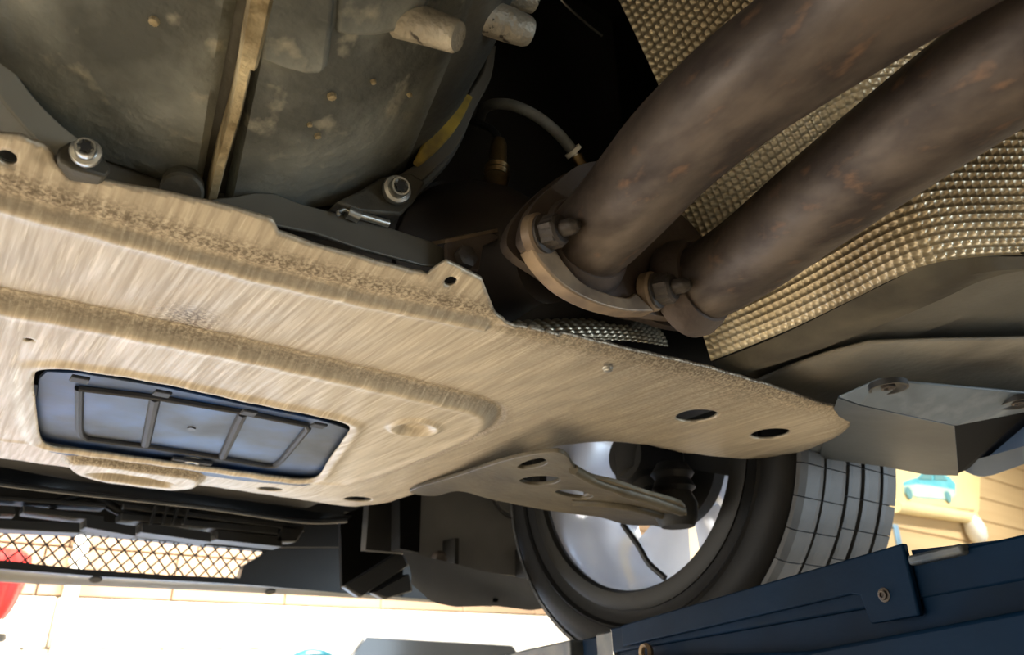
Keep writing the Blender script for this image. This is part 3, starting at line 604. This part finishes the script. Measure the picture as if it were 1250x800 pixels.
dimple_sheet('upper_wall', lambda u, v: fu(u+.056, v), EL-.056, .34, .0070, -.0034, 'foil', hs)
# low fold ahead of the flange
def fb(u, v):
    a0, a1, b0, b1 = ry(640, 384, .445), ry(812, 390, .445), ry(650, 418, .445), ry(815, 424, .445)
    s, q = u/.125, v/.045; return (a0*(1-s)+a1*s)*(1-q)+(b0*(1-s)+b1*s)*q+Vector((0, .02*(1-q)**2-.012*math.sin(PI*s), 0))
dimple_sheet('front_fold', fb, .125, .045, .0066, -.0028, 'foil', hs)
# ================================================================ FLOOR PANEL, COVER, SILL
fp = thing('floor_panel', (.9, .1, .28), 'grey coated underbody floor panel beside the heat shield', 'floor panel')
zb = .262
edge_in = [rz(*a, zb) for a in [(868, 443), (960, 406), (1090, 342), (1130, 324), (1190, 314), (1260, 313), (1420, 307)]]
edge_out = [rz(*a, zb) for a in [(920, 452), (1000, 428), (1070, 402), (1150, 368), (1205, 338), (1270, 322), (1425, 312)]]
A = spline(edge_in, 8); D = spline(edge_out, 8)
bm = bmesh.new(); n = len(A)
rows = [[bm.verts.new(p) for p in A], [bm.verts.new(a*.7+d*.3+Vector((0, 0, -.008))) for a, d in zip(A, D)], [bm.verts.new(a*.25+d*.75+Vector((0, 0, -.006))) for a, d in zip(A, D)], [bm.verts.new(d+Vector((0, 0, .012))) for d in D]]
for r0, r1 in zip(rows, rows[1:]):
    for k in range(n-1): bm.faces.new((r0[k], r0[k+1], r1[k+1], r1[k]))
bmesh.ops.solidify(bm, geom=bm.faces[:], thickness=.003)
obj('tunnel_edge', bm, 'paneledge', fp)
bm = bmesh.new()
prev = None
sect = [(0, .003), (.06, .004), (.075, .010), (.20, .012), (.222, .020), (.23, .010), (.30, -.004), (.50, .0)]
mp = [rz(*a, zb+.01) for a in [(900, 460), (990, 432), (1070, 402), (1150, 368), (1205, 338), (1270, 322), (1425, 312)]]
MM = spline(mp, 6); RR = []
for p in MM:
    RR.append([bm.verts.new((p.x-.012+h*1.15, p.y, zb+.012+dz)) for h, dz in sect])
for r0, r1 in zip(RR, RR[1:]):
    for k in range(len(sect)-1): bm.faces.new((r0[k], r0[k+1], r1[k+1], r1[k]))
bmesh.ops.solidify(bm, geom=bm.faces[:], thickness=.004)
obj('panel', bm, 'panel', fp)
obj('outer_panel', slab([[rz(a, b, .268) for a, b in [(920, 468), (960, 450), (1010, 432), (1060, 419), (1150, 416), (1260, 414), (1430, 408), (1430, 520), (1262, 490), (1072, 470), (1010, 500), (960, 490)]]], (0, 0, .004)), 'panel', fp, bevel=.002)
for a in [(930, 430)]: bolt(rz(*a, zb), (0, 0, -1), .006, .004, 'nut', fp, 'plug', 1.5, False)
# jack point cover
cz = .238
ccv = thing('jack_point_cover', rz(1130, 510, cz), 'faceted blue-grey plastic cover with two recessed screws behind the front tyre', 'cover')
v = {k: Vector(rz(a, b, z)) for k, (a, b, z) in dict(a=(1018, 487, .242), b=(1072, 461, .246), c=(1262, 478, .246), d=(1340, 492, .246), e=(1262, 498, .262), f=(1165, 517, .226), g=(1050, 492, .232), h=(1024, 483, .242), i=(1012, 512, .252), j=(1000, 557, .247), k=(1080, 567, .229), l=(1130, 577, .216), m=(1170, 578, .208), n=(1265, 538, .30), o=(1380, 500, .30)).items()}
for nm_, m_, faces_ in (('top_panel', 'coverlit', ['hbg', 'gbcf', 'cef', 'cde']), ('side_panel', 'cover', ['hgi', 'igfj', 'jfk', 'kfl', 'lfm'])):  # top facet coloured as lit, lower facet coloured as shaded
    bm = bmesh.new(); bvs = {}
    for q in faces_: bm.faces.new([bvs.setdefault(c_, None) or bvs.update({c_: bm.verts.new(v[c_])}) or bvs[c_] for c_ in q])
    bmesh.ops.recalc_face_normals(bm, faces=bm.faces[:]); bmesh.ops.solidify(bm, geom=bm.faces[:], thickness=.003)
    obj(nm_, bm, m_, ccv, ang=12 if m_ == 'coverlit' else 70, bevel=.0012 if m_ == 'coverlit' else 0)
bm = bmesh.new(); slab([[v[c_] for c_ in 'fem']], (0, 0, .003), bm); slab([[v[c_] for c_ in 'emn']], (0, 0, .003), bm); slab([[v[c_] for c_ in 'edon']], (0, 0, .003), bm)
rc_ = obj('shaded_recess', bm, 'deepblack', ccv, smooth=False)  # black colour stands in for shade on the right facet
for a, b in [(1084, 471), (1243, 490)]:
    p = rz(a, b, .2395); w = obj('screw_well', lathe(bmesh.new(), p, (0, 0, -1), [(-.002, .0), (-.002, .007), (.001, .0135), (.0035, .0155), (.0035, .0175), (-.002, .0175)], 28), 'black', ccv)
    obj('screw', lathe(bmesh.new(), p, (0, 0, -1), [(-.002, 0), (-.002, .007), (.003, .007), (.0035, .005), (.001, .004), (.001, 0)], 6), 'nut', w, smooth=False)
side = [rz(1160, 572, .222), rz(1175, 566, .222), rz(1262, 548, .23), rz(1400, 500, .235), rz(1400, 530, .235), rz(1262, 560, .222), rz(1200, 582, .212), rz(1170, 577, .216)]
sk = thing('side_sill', rz(1220, 565, .22), 'pale blue-grey painted sill edge at the right of the cover', 'sill')
bm = bmesh.new(); top = [rz(1168, 566, .225), rz(1200, 559, .225), rz(1262, 541, .232), rz(1420, 494, .24)]; bot = [rz(1172, 572, .216), rz(1202, 582, .210), rz(1262, 563, .216), rz(1420, 515, .222)]
T1, B1 = spline(top, 6), spline(bot, 6); r0 = [bm.verts.new(p) for p in T1]; r1 = [bm.verts.new(p) for p in B1]; r2 = [bm.verts.new(p+Vector((.03, .01, .06))) for p in B1]
for k in range(len(r0)-1): bm.faces.new((r0[k], r0[k+1], r1[k+1], r1[k])); bm.faces.new((r1[k], r1[k+1], r2[k+1], r2[k]))
bmesh.ops.solidify(bm, geom=bm.faces[:], thickness=.003); obj('skirt', bm, 'sill', sk)
# bracket under plate tip
tg = tag(obj('undertray_flap', slab([[rz(a, b, .247) for a, b in [(930, 560), (985, 548), (1020, 530), (1012, 512), (1036, 536), (1030, 552), (990, 560), (950, 566)]]], (0, 0, .004)), 'cover', bevel=.001), 'dark grey plastic flap tucked above the plate tip', 'flap')
# ================================================================ FRONT WHEEL
XI, YC, ZC, RO, RI, WD = .835, .785, .305, .307, .215, .245
wh = thing('wheel_and_tyre', (XI+WD/2, YC, ZC-RO), 'black ribbed front tyre on a bright silver alloy wheel', 'wheel')
wc = Vector((XI, YC, ZC)); ax = Vector((1, 0, 0))
prof = [(.012, RI), (.0, RI+.012), (.0, RI+.02), (-.006, RI+.035), (-.010, RI+.05), (-.006, RI+.068), (.006, RO-.012), (.022, RO-.007), (WD-.022, RO-.007), (WD-.006, RO-.012), (WD+.008, RI+.05), (WD, RI+.012), (WD-.012, RI)]
ty = obj('tyre', lathe(bmesh.new(), wc, ax, prof, 128), 'rubber', wh)
obj('bead_ring', lathe(bmesh.new(), wc, ax, [(-.006, RI+.030), (-.0095, RI+.034), (-.006, RI+.038)], 128), 'rubber', ty)
NB = 46; ribs = [(.004, .046, 1.0), (.056, .046, 1), (.110, .030, 1), (.150, .040, 1), (.199, .042, 1.0)]
for xo, w, _ in ribs:
    bm = bmesh.new(); da = 2*PI/NB*.965; rows = []
    for k in range(4):
        t = -da/2+da*k/3; c_, s_ = math.cos(t), math.sin(t)
        e0 = .004 if xo < .02 else 0; e1 = .004 if xo > .19 else 0
        rows.append([bm.verts.new((0, r*s_, r*c_)) if False else bm.verts.new((q, r*s_, r*c_-RO)) for q, r in [(0, RO-.011), (0, RO-.0015-e0), (w*.2, RO-e0*.2), (w*.8, RO-e1*.2), (w, RO-.0015-e1), (w, RO-.011)]])
    for r0, r1 in zip(rows, rows[1:]):
        for k in range(5): bm.faces.new((r0[k], r0[k+1], r1[k+1], r1[k]))
    bm.faces.new(rows[0]); bm.faces.new(rows[-1][::-1]); bmesh.ops.recalc_face_normals(bm, faces=bm.faces)
    me = bpy.data.meshes.new('tread_block'); bm.to_mesh(me); bm.free(); me.materials.append(M['tread'])
    for k in range(NB):
        t = 2*PI*(k+(.5 if xo > .1 else .2))/NB; o = bpy.data.objects.new('tread_block', me); C.objects.link(o); o.parent = ty
        o.location = wc+Vector((xo, math.sin(t)*RO, math.cos(t)*RO))-ORG[ty.name]; o.rotation_euler = (-t, 0, 0)
obj('rim_barrel', lathe(bmesh.new(), wc, ax, [(.004, RI+.008), (.0, RI+.004), (.0, RI-.010), (.012, RI-.016), (.03, RI-.018), (.06, RI-.022), (.12, RI-.026), (WD-.05, RI-.020), (WD-.012, RI-.008), (WD-.006, RI+.004), (WD-.01, RI+.006)], 128), 'rim', wh)
obj('rim_flange', lathe(bmesh.new(), wc, ax, [(.006, RI+.010), (-.003, RI+.012), (-.006, RI+.005), (-.005, RI-.012), (.002, RI-.016), (.012, RI-.014)], 128), 'rimdark', wh)
obj('hub', lathe(bmesh.new(), wc, ax, [(.10, 0), (.10, .07), (WD-.06, .075), (WD-.02, .06), (WD-.02, 0)], 48), 'rim', wh)
for k in range(7):
    t = 2*PI*(k+.05)/7; bm = bmesh.new(); rows = []
    for q in np.linspace(0, 1, 9):
        r = .05+q*(RI-.066); half = (PI/7-.055*(.05/r)**.3)*(1-.10*math.sin(PI*q)); xo = WD-.085+.05*q
        row = []
        for a in np.linspace(-half, half, 9): row.append(bm.verts.new(wc+Vector((xo-.014*math.cos(a/half*PI/2), r*math.cos(t+a), r*math.sin(t+a)))))
        rows.append(row)
    for r0, r1 in zip(rows, rows[1:]):
        for j in range(8): bm.faces.new((r0[j], r0[j+1], r1[j+1], r1[j]))
    bmesh.ops.solidify(bm, geom=bm.faces[:], thickness=.012); obj('spoke', bm, 'rim', wh, ang=50)
# brake disc, dust shield, upright
br = thing('front_brake', wc+Vector((.08, 0, -.17)), 'dark brake disc and shield inside the front wheel', 'brake')
obj('disc', lathe(bmesh.new(), wc+Vector((.095, 0, 0)), ax, [(0, .05), (0, .10), (.024, .10), (.024, .05)], 96, closed=True), 'rimdark', br)
obj('dust_shield', lathe(bmesh.new(), wc+Vector((.082, 0, 0)), ax, [(0, .05), (0, .135), (-.006, .15), (-.004, .19), (.0, .19), (-.002, .15), (.004, .135), (.004, .05)], 48, closed=True, a0=math.radians(-20), a1=math.radians(118)), 'dark', br)
kn = thing('steering_knuckle', wc+Vector((.03, 0, -.1)), 'dark cast steering knuckle behind the outer end of the control arm', 'knuckle')
obj('upright', tube(bmesh.new(), spline([wc+Vector((.05, -.02, .17)), wc+Vector((.035, -.01, .06)), wc+Vector((.04, 0, -.02)), wc+Vector((.03, -.02, -.055)), wc+Vector((.01, -.04, -.085))], 6), [.03]*6+[.045]*8+[.035]*6+[.022]*5, 20), 'dark', kn)
obj('bearing_carrier', lathe(bmesh.new(), wc+Vector((.0, 0, 0)), ax, [(0, 0), (0, .035), (.02, .045), (.08, .05), (.08, 0)], 40), 'dark', kn)
obj('strut', T([wc+Vector((.02, -.03, .12)), wc+Vector((-.02, -.06, .42))], .035), 'dark', kn)
# brake hose crossing the bright wheel
bh = tag(obj('brake_hose', T(spline([rx(760, 640, .86), rx(778, 665, .86), rx(792, 688, .865), rx(812, 706, .87)], 8), .0045, 12), 'black'), 'thin black brake hose curving across the bright inside of the wheel', 'hose')
# ================================================================ CONTROL ARM
zc_ = .222
ca = thing('control_arm', rz(700, 590, zc_), 'weathered forged aluminium control arm with three oval openings reaching into the wheel', 'control arm')
def az(px, py):      # arm drops gently from the plate to the ball joint
    t = min(1, max(0, (px-520)/320)); return rz(px, py, .236-.052*t)
ao = closed_spline([az(*p) for p in [(500, 600), (560, 581), (620, 562), (668, 553), (690, 556), (702, 572), (722, 583), (752, 590), (790, 603), (822, 612), (836, 620), (838, 634), (826, 642), (800, 642), (765, 641), (732, 632), (700, 628), (660, 622), (600, 610), (560, 600), (530, 606)]], 4)
def hole(pts): return closed_spline([az(*p) for p in pts], 4)
h1 = hole([(632, 570), (645, 563), (662, 560), (668, 566), (655, 571), (640, 573)])
h2 = hole([(634, 587), (650, 582), (676, 582), (683, 587), (670, 592), (648, 592)])
h3 = hole([(678, 601), (690, 598), (712, 601), (724, 606), (712, 609), (692, 606)])
obj('web', slab([ao, h1, h2, h3], (0, 0, .005)), 'arm', ca, bevel=.002)
obj('outer_rib', tube(bmesh.new(), spline([az(*p)+Vector((0, 0, -.001)) for p in [(700, 572), (725, 586), (760, 598), (800, 610), (832, 622)]], 6), [.006]*12+[.008]*13, 12), 'arm', ca)
obj('lower_rib', tube(bmesh.new(), spline([az(*p)+Vector((0, 0, -.001)) for p in [(700, 612), (740, 614), (780, 620), (815, 630), (834, 634)]], 6), .006, 12), 'arm', ca)
e = az(826, 630)
obj('ball_joint', lathe(bmesh.new(), e+Vector((.012, .01, -.012)), (0, 0, 1), [(0, 0), (0, .022), (.01, .028), (.03, .030), (.045, .024), (.06, .018), (.06, 0)], 32), 'dark', ca)
obj('boot', lathe(bmesh.new(), e+Vector((.012, .01, .03)), (0, 0, 1), [(0, .018), (.01, .030), (.022, .024), (.03, .03), (.045, .02)], 32), 'black', ca)
q = rz(735, 612, .20); obj('weight_pad', B((q.x-.02, q.y-.015, .206), (q.x+.02, q.y+.015, .214)), 'arm', ca, bevel=.003)
# ================================================================ WHEEL-ARCH DUCT PANEL
yl = 1.17
lp = thing('brake_duct_panel', ry(580, 740, yl), 'black curved plastic brake duct panel hanging ahead of the front wheel', 'panel')
def lr(pts, y): return [ry(a, b, y) for a, b in pts]
obj('back_panel', slab([lr([(500, 560), (500, 680), (520, 690), (590, 702), (640, 706), (650, 706), (650, 560)], yl)], (0, .012, 0)), 'ductgrey', lp, bevel=.004)
def dl(u, v):         # bowed lower lip
    xs = np.interp(u, [0, 1], [489, 672]); yt = np.interp(u, [0, .2, .5, .8, 1], [672, 684, 700, 708, 706]); yb = np.interp(u, [0, .12, .25, .5, .75, .9, 1], [715, 738, 744, 743, 748, 744, 734])
    p = ry(xs, yt*(1-v)+yb*v, yl-.03); return p+Vector((0, -.035*math.sin(PI*v*.6)-.025*math.sin(PI*u), 0))
bm = grid(dl, np.linspace(0, 1, 28), np.linspace(0, 1, 10)); bmesh.ops.solidify(bm, geom=bm.faces[:], thickness=-.006); obj('lower_lip', bm, 'ductgrey', lp)
obj('service_cap', slab([[ry(x, y, yl-.004) for x, y in [(600, 600), (612, 620), (630, 630), (655, 634), (655, 600)]]], (0, .006, 0)), 'ductgrey', lp, bevel=.002)
obj('cap_seam', tube(bmesh.new(), spline(lr([(597, 600), (607, 620), (624, 633), (655, 638)], yl-.004), 6), .0022, 8), 'dark', lp)
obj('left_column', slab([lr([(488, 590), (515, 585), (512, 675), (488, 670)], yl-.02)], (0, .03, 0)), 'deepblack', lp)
for a, b in [(536, 682), (648, 696)]:
    c = ry(a, b, yl-.03); w = obj('fastener', lathe(bmesh.new(), c, (-.3, -1, -.1), [(0, 0), (0, .014), (.006, .013), (.01, .008), (.01, 0)], 20), 'nut', lp)
    d = ry(a+14, b-2, yl-.02) if a < 600 else ry(a-9, b-6, yl-.02); obj('fin', B((d.x-.004, d.y-.02, d.z-.028), (d.x+.004, d.y+.02, d.z+.03)), 'black', lp)
# black member and bracket between bumper and duct
bk = thing('front_crossbrace', ry(450, 700, 1.32), 'black slanted plastic brace between bumper and brake duct', 'brace')
obj('strut', slab([lr([(420, 716), (490, 672), (500, 690), (440, 730)], 1.3)], (0, .02, 0)), 'blackgloss', bk, bevel=.004)
obj('foot', slab([lr([(455, 724), (500, 700), (505, 722), (470, 732)], 1.3)], (0, .02, 0)), 'blackgloss', bk, bevel=.004)
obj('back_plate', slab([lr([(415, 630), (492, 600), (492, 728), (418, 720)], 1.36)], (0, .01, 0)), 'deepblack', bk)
# ================================================================ FRONT AIR GUIDE, BUMPER, GRILLE
ag = thing('front_air_guide', rz(200, 605, .255), 'black curved plastic air guide just below the front edge of the plate', 'air guide')
top = [rz(-160, 545, .262), rz(0, 570, .262), rz(100, 588, .262), rz(250, 605, .262), rz(380, 624, .262), rz(430, 630, .262)]
bot = [rz(-160, 568, .236), rz(0, 591, .236), rz(100, 603, .236), rz(250, 620, .236), rz(370, 637, .236), rz(424, 636, .240)]
A, D = spline(top, 8), spline(bot, 8)
bm = grid(lambda i, v: A[int(i)]*(1-v)+D[int(i)]*v+Vector((0, .02*math.sin(PI*v), -.006*math.sin(PI*v))), range(len(A)), np.linspace(0, 1, 7)); bmesh.ops.solidify(bm, geom=bm.faces[:], thickness=.004)
obj('lip', bm, 'blackgloss', ag)
obj('edge_bead', tube(bmesh.new(), D, .0035, 8), 'blackgloss', ag)
# radiator support slats
rs = thing('radiator_support', ry(180, 640, 1.52), 'dark slatted radiator support behind the lower grille', 'support')
ys = 1.5
for a, b, c_, d_, h in [(q0, q1-8, q2, q3-8, q4) for q0, q1, q2, q3, q4 in [(-80, 622, 20, 627, 9), (28, 625, 128, 637, 8), (148, 634, 340, 652, 9), (-80, 607, 130, 622, 6), (150, 622, 372, 650, 7), (-80, 637, 98, 646, 13), (104, 640, 166, 651, 12), (172, 646, 258, 658, 12), (264, 655, 345, 664, 12)]]:
    obj('slat', slab([lr([(a, b), (c_, d_), (c_, d_+h), (a, b+h)], ys)], (0, .05, 0)), 'black', rs, bevel=.002)
for a in (186, 200, 213, 226): obj('stay', slab([lr([(a+4, 617), (a+7, 617), (a, 640), (a-3, 640)], ys-.02)], (0, .01, 0)), 'blackgloss', rs)
obj('arched_duct', tube(bmesh.new(), spline(lr([(60, 618), (100, 604), (125, 612), (150, 625), (200, 632), (250, 625)], ys+.03), 6), .009, 12), 'black', rs)
obj('end_bracket', slab([lr([(345, 640), (372, 646), (362, 662), (335, 662)], ys)], (0, .04, 0)), 'blackgloss', rs, bevel=.003)
obj('back_panel', slab([lr([(-160, 520), (420, 590), (420, 668), (330, 668), (-160, 630)], 1.62)], (0, .02, 0)), 'black', rs)
# bumper with mesh opening
bp = thing('front_bumper', ry(200, 700, 1.72), 'black front bumper with a grey lower lip spanning the bay', 'bumper')
yb_ = 1.74
opening = lr([(-260, 612), (-100, 633), (0, 642), (100, 651), (200, 661), (326, 673), (314, 681), (298, 690), (293, 706), (200, 702), (100, 695), (0, 684), (-100, 676), (-260, 662)], yb_)
face = lr([(-360, 540), (700, 640), (700, 742), (480, 730), (300, 714), (120, 704), (0, 695), (-360, 660)], yb_)
obj('skin', slab([face, opening], (0, .03, 0)), 'black', bp)
lt, lb = lr([(-360, 660), (0, 696), (120, 706), (300, 716), (480, 729), (600, 738)], yb_-.02), lr([(-360, 684), (0, 711), (120, 716), (300, 724), (480, 733), (600, 741)], yb_+.02)
A, D = spline(lt, 8), spline(lb, 8)
bm = grid(lambda i, v: A[int(i)]*(1-v)+D[int(i)]*v, range(len(A)), [0, .5, 1]); bmesh.ops.solidify(bm, geom=bm.faces[:], thickness=.006)
obj('lower_lip', bm, 'ringgrey', bp)
for a, b in [(117, 707), (330, 722)]: obj('fixing', lathe(bmesh.new(), ry(a, b, yb_-.015), (0, -.4, -1), [(0, 0), (0, .012), (.003, .011), (.003, 0)], 20), 'dark', bp)
bm = bmesh.new()                 # crossed grille wires, joined
def inop(p): return inside(np.array([[p.x, p.z]]), [(q.x, q.z) for q in opening])[0]
z0, z1 = ry(0, 712, yb_).z, ry(0, 600, yb_).z
for sg in (1, -1):
    for k in range(-14, 62):
        xa = -.62+k*.0285; a = Vector((xa, yb_+.012, z0)); b = Vector((xa+sg*.155, yb_+.012, z1)); prev = None; run = []
        pts = [a+(b-a)*i/24 for i in range(25)]
        run = [p for p in pts if inop(p)]
        if len(run) > 1: tube(bm, [run[0]-(run[1]-run[0]), run[-1]+(run[1]-run[0])], .0019, 5, False)
gm = obj('grille_mesh', bm, 'black', bp); gm['kind'] = 'stuff'
# ================================================================ LIFT ARM
LA, LB = Vector((.56, .184, .0745)), Vector((.70, .766, .0402))
ld = (LB-LA).normalized(); ls = ld.cross(Vector((0, 0, 1))).normalized(); lu = ls.cross(ld)
lm = Matrix((ld, ls, lu)).transposed().to_4x4(); lm.translation = LA
# local frame: x along the arm away from the camera, y to the right (outboard), z up; origin on the inner top edge
lf = thing('vehicle_lift', (.6, .1, FZ), 'dark blue steel lift arm with a bolted bracket running below the tyre', 'lift arm')
def lbx(n, lo, hi, m, par=lf, bev=.002): return obj(n, B(lo, hi, lm), m, par, bevel=bev)
def ltop(px, py, d=0):          # pixel on the arm's inner face -> local x,z
    p = rpl(px, py, LA-ls*d, ls); q = lm.inverted() @ p; return q.x, q.z
LL = (LB-LA).length
lbx('beam', (-.9, .004, -.16), (LL-.085, .075, -.001), 'cloud')
lbx('top_flange', (-.02, -.002, -.026), (LL-.085, .075, .001), 'cloud')
x0, zt = ltop(1062, 678); x1, zb_ = ltop(1133, 752)
bx = [ltop(*p) for p in [(1112, 664), (1133, 752), (1073, 762), (1060, 728), (1048, 726), (768, 790), (766, 764)]]
obj('side_bracket', slab([[lm @ Vector((a, -.003, b)) for a, b in bx]], lm.to_3x3() @ Vector((0, -.006, 0))), 'cloud', lf, bevel=.0015)
a, b = ltop(1112, 664); c, d = ltop(1180, 668)
lbx('bracket_cap', (min(a, c)-.002, -.009, -.004), (max(a, c)*0+a, .05, .003), 'lifttrim')
bq = [ltop(*p) for p in [(1113, 672), (1260, 655), (1260, 790), (1133, 760)]]
obj('outer_sleeve', slab([[lm @ Vector((p, -.0005, q)) for p, q in bq]], lm.to_3x3() @ Vector((0, .004, 0))), 'cloud', lf)
h = ltop(1090, 727); bolt(lm @ Vector((h[0], -.009, h[1])), -ls, .0035, .003, 'nut', lf, 'bracket_bolt', 1.5)
fq = [ltop(*p) for p in [(770, 800), (1010, 790), (1400, 715), (1420, 880), (770, 900)]]
obj('lower_rail', slab([[lm @ Vector((p, -.022, q-.003)) for p, q in fq]], lm.to_3x3() @ Vector((0, .02, 0))), 'cloud', lf, bevel=.003)
lbx('end_pad', (LL-.083, .002, -.09), (LL-.042, .06, -.001), 'lifttrim')
lbx('end_seam', (LL-.0855, .0, -.09), (LL-.083, .062, .0), 'steel', lf, 0)
lbx('tip_block', (LL-.040, .006, -.10), (LL+.0, .055, -.003), 'cloud')
e0, e1 = ltop(800, 797); obj('hook', lathe(bmesh.new(), lm @ Vector((e0, -.012, e1)), -ls, [(-.002, .006), (-.004, .0085), (.0, .010), (.004, .0085), (.002, .006)], 24, closed=True), 'bare', lf)
lbx('column_mount', (-.9, .0, FZ*1.0+.1), (-.75, .08, -.16), 'cloud')
# grey ramp blade reaching further ahead
rb = thing('lift_ramp_blade', rz(640, 795, .04), 'worn grey lift blade at the far tip of the blue arm', 'blade')
bl = [rx(706, 779, .74), rx(640, 792, .76), rx(555, 806, .80), rx(555, 840, .80), rx(712, 840, .74)]
bl = [LB+Vector((-.005, .01, -.003)), LB+Vector((.03, .16, -.012)), LB+Vector((.09, .42, -.030)), LB+Vector((.09, .42, -.12)), LB+Vector((-.005, .01, -.12))]
obj('blade', slab([bl], (.03, -.008, 0)), 'lifttrim', rb, bevel=.002)
# ================================================================ CAR BODY SHELL (keeps the daylight out from above, as the real body does)
cb = thing('raised_car', (.15, .3, .3), 'dark painted car body raised on the lift over the camera', 'car')
bm = bmesh.new(); box(bm, (-.80, -2.6, .95), (1.1, 1.7, .98)); obj('upper_shell', bm, 'dark', cb)
bm = bmesh.new(); box(bm, (-.84, -2.6, .30), (-.80, 1.7, .95)); obj('left_side', bm, 'sill', cb)
bm = bmesh.new(); box(bm, (1.10, -2.6, .26), (1.13, .36, .95)); box(bm, (1.10, 1.20, .26), (1.13, 1.70, .95)); box(bm, (1.10, .36, .64), (1.13, 1.2, .95)); obj('right_side', bm, 'sill', cb)
bm = bmesh.new(); box(bm, (-.80, -2.6, .29), (-.16, .30, .32)); obj('left_floor', bm, 'panel', cb)
bm = bmesh.new(); box(bm, (-.17, -2.6, .32), (-.15, .60, .95)); box(bm, (.66, -2.6, .34), (.68, .36, .95)); obj('tunnel_side', bm, 'dark', cb)
bm = bmesh.new(); box(bm, (-.80, 1.68, .36), (1.1, 1.70, .95)); obj('front_panel', bm, 'dark', cb)
bm = bmesh.new(); box(bm, (-.15, -2.6, .85), (.66, .6, .88)); obj('tunnel_roof', bm, 'dark', cb)
bm = bmesh.new(); box(bm, (-.80, 1.0, .32), (.62, 1.5, .36)); box(bm, (-.45, .52, .36), (.62, 1.0, .9)); obj('engine_block', bm, 'dark', cb)
bm = bmesh.new(); box(bm, (.62, .60, .40), (.72, 1.2, .95)); box(bm, (.60, .385, .285), (.72, .60, .95)); box(bm, (.70, .365, .30), (1.10, .38, .70)); box(bm, (.70, .36, .66), (1.10, 1.2, .70)); obj('wheel_arch', bm, 'black', cb)
bm = bmesh.new(); box(bm, (.62, 1.22, .20), (1.10, 1.24, .7)); obj('arch_liner', bm, 'black', cb)
# ================================================================ raise everything to the workshop floor
for o in list(S.objects):
    if o.parent is None and o.type != 'CAMERA': o.location.z += CAMH
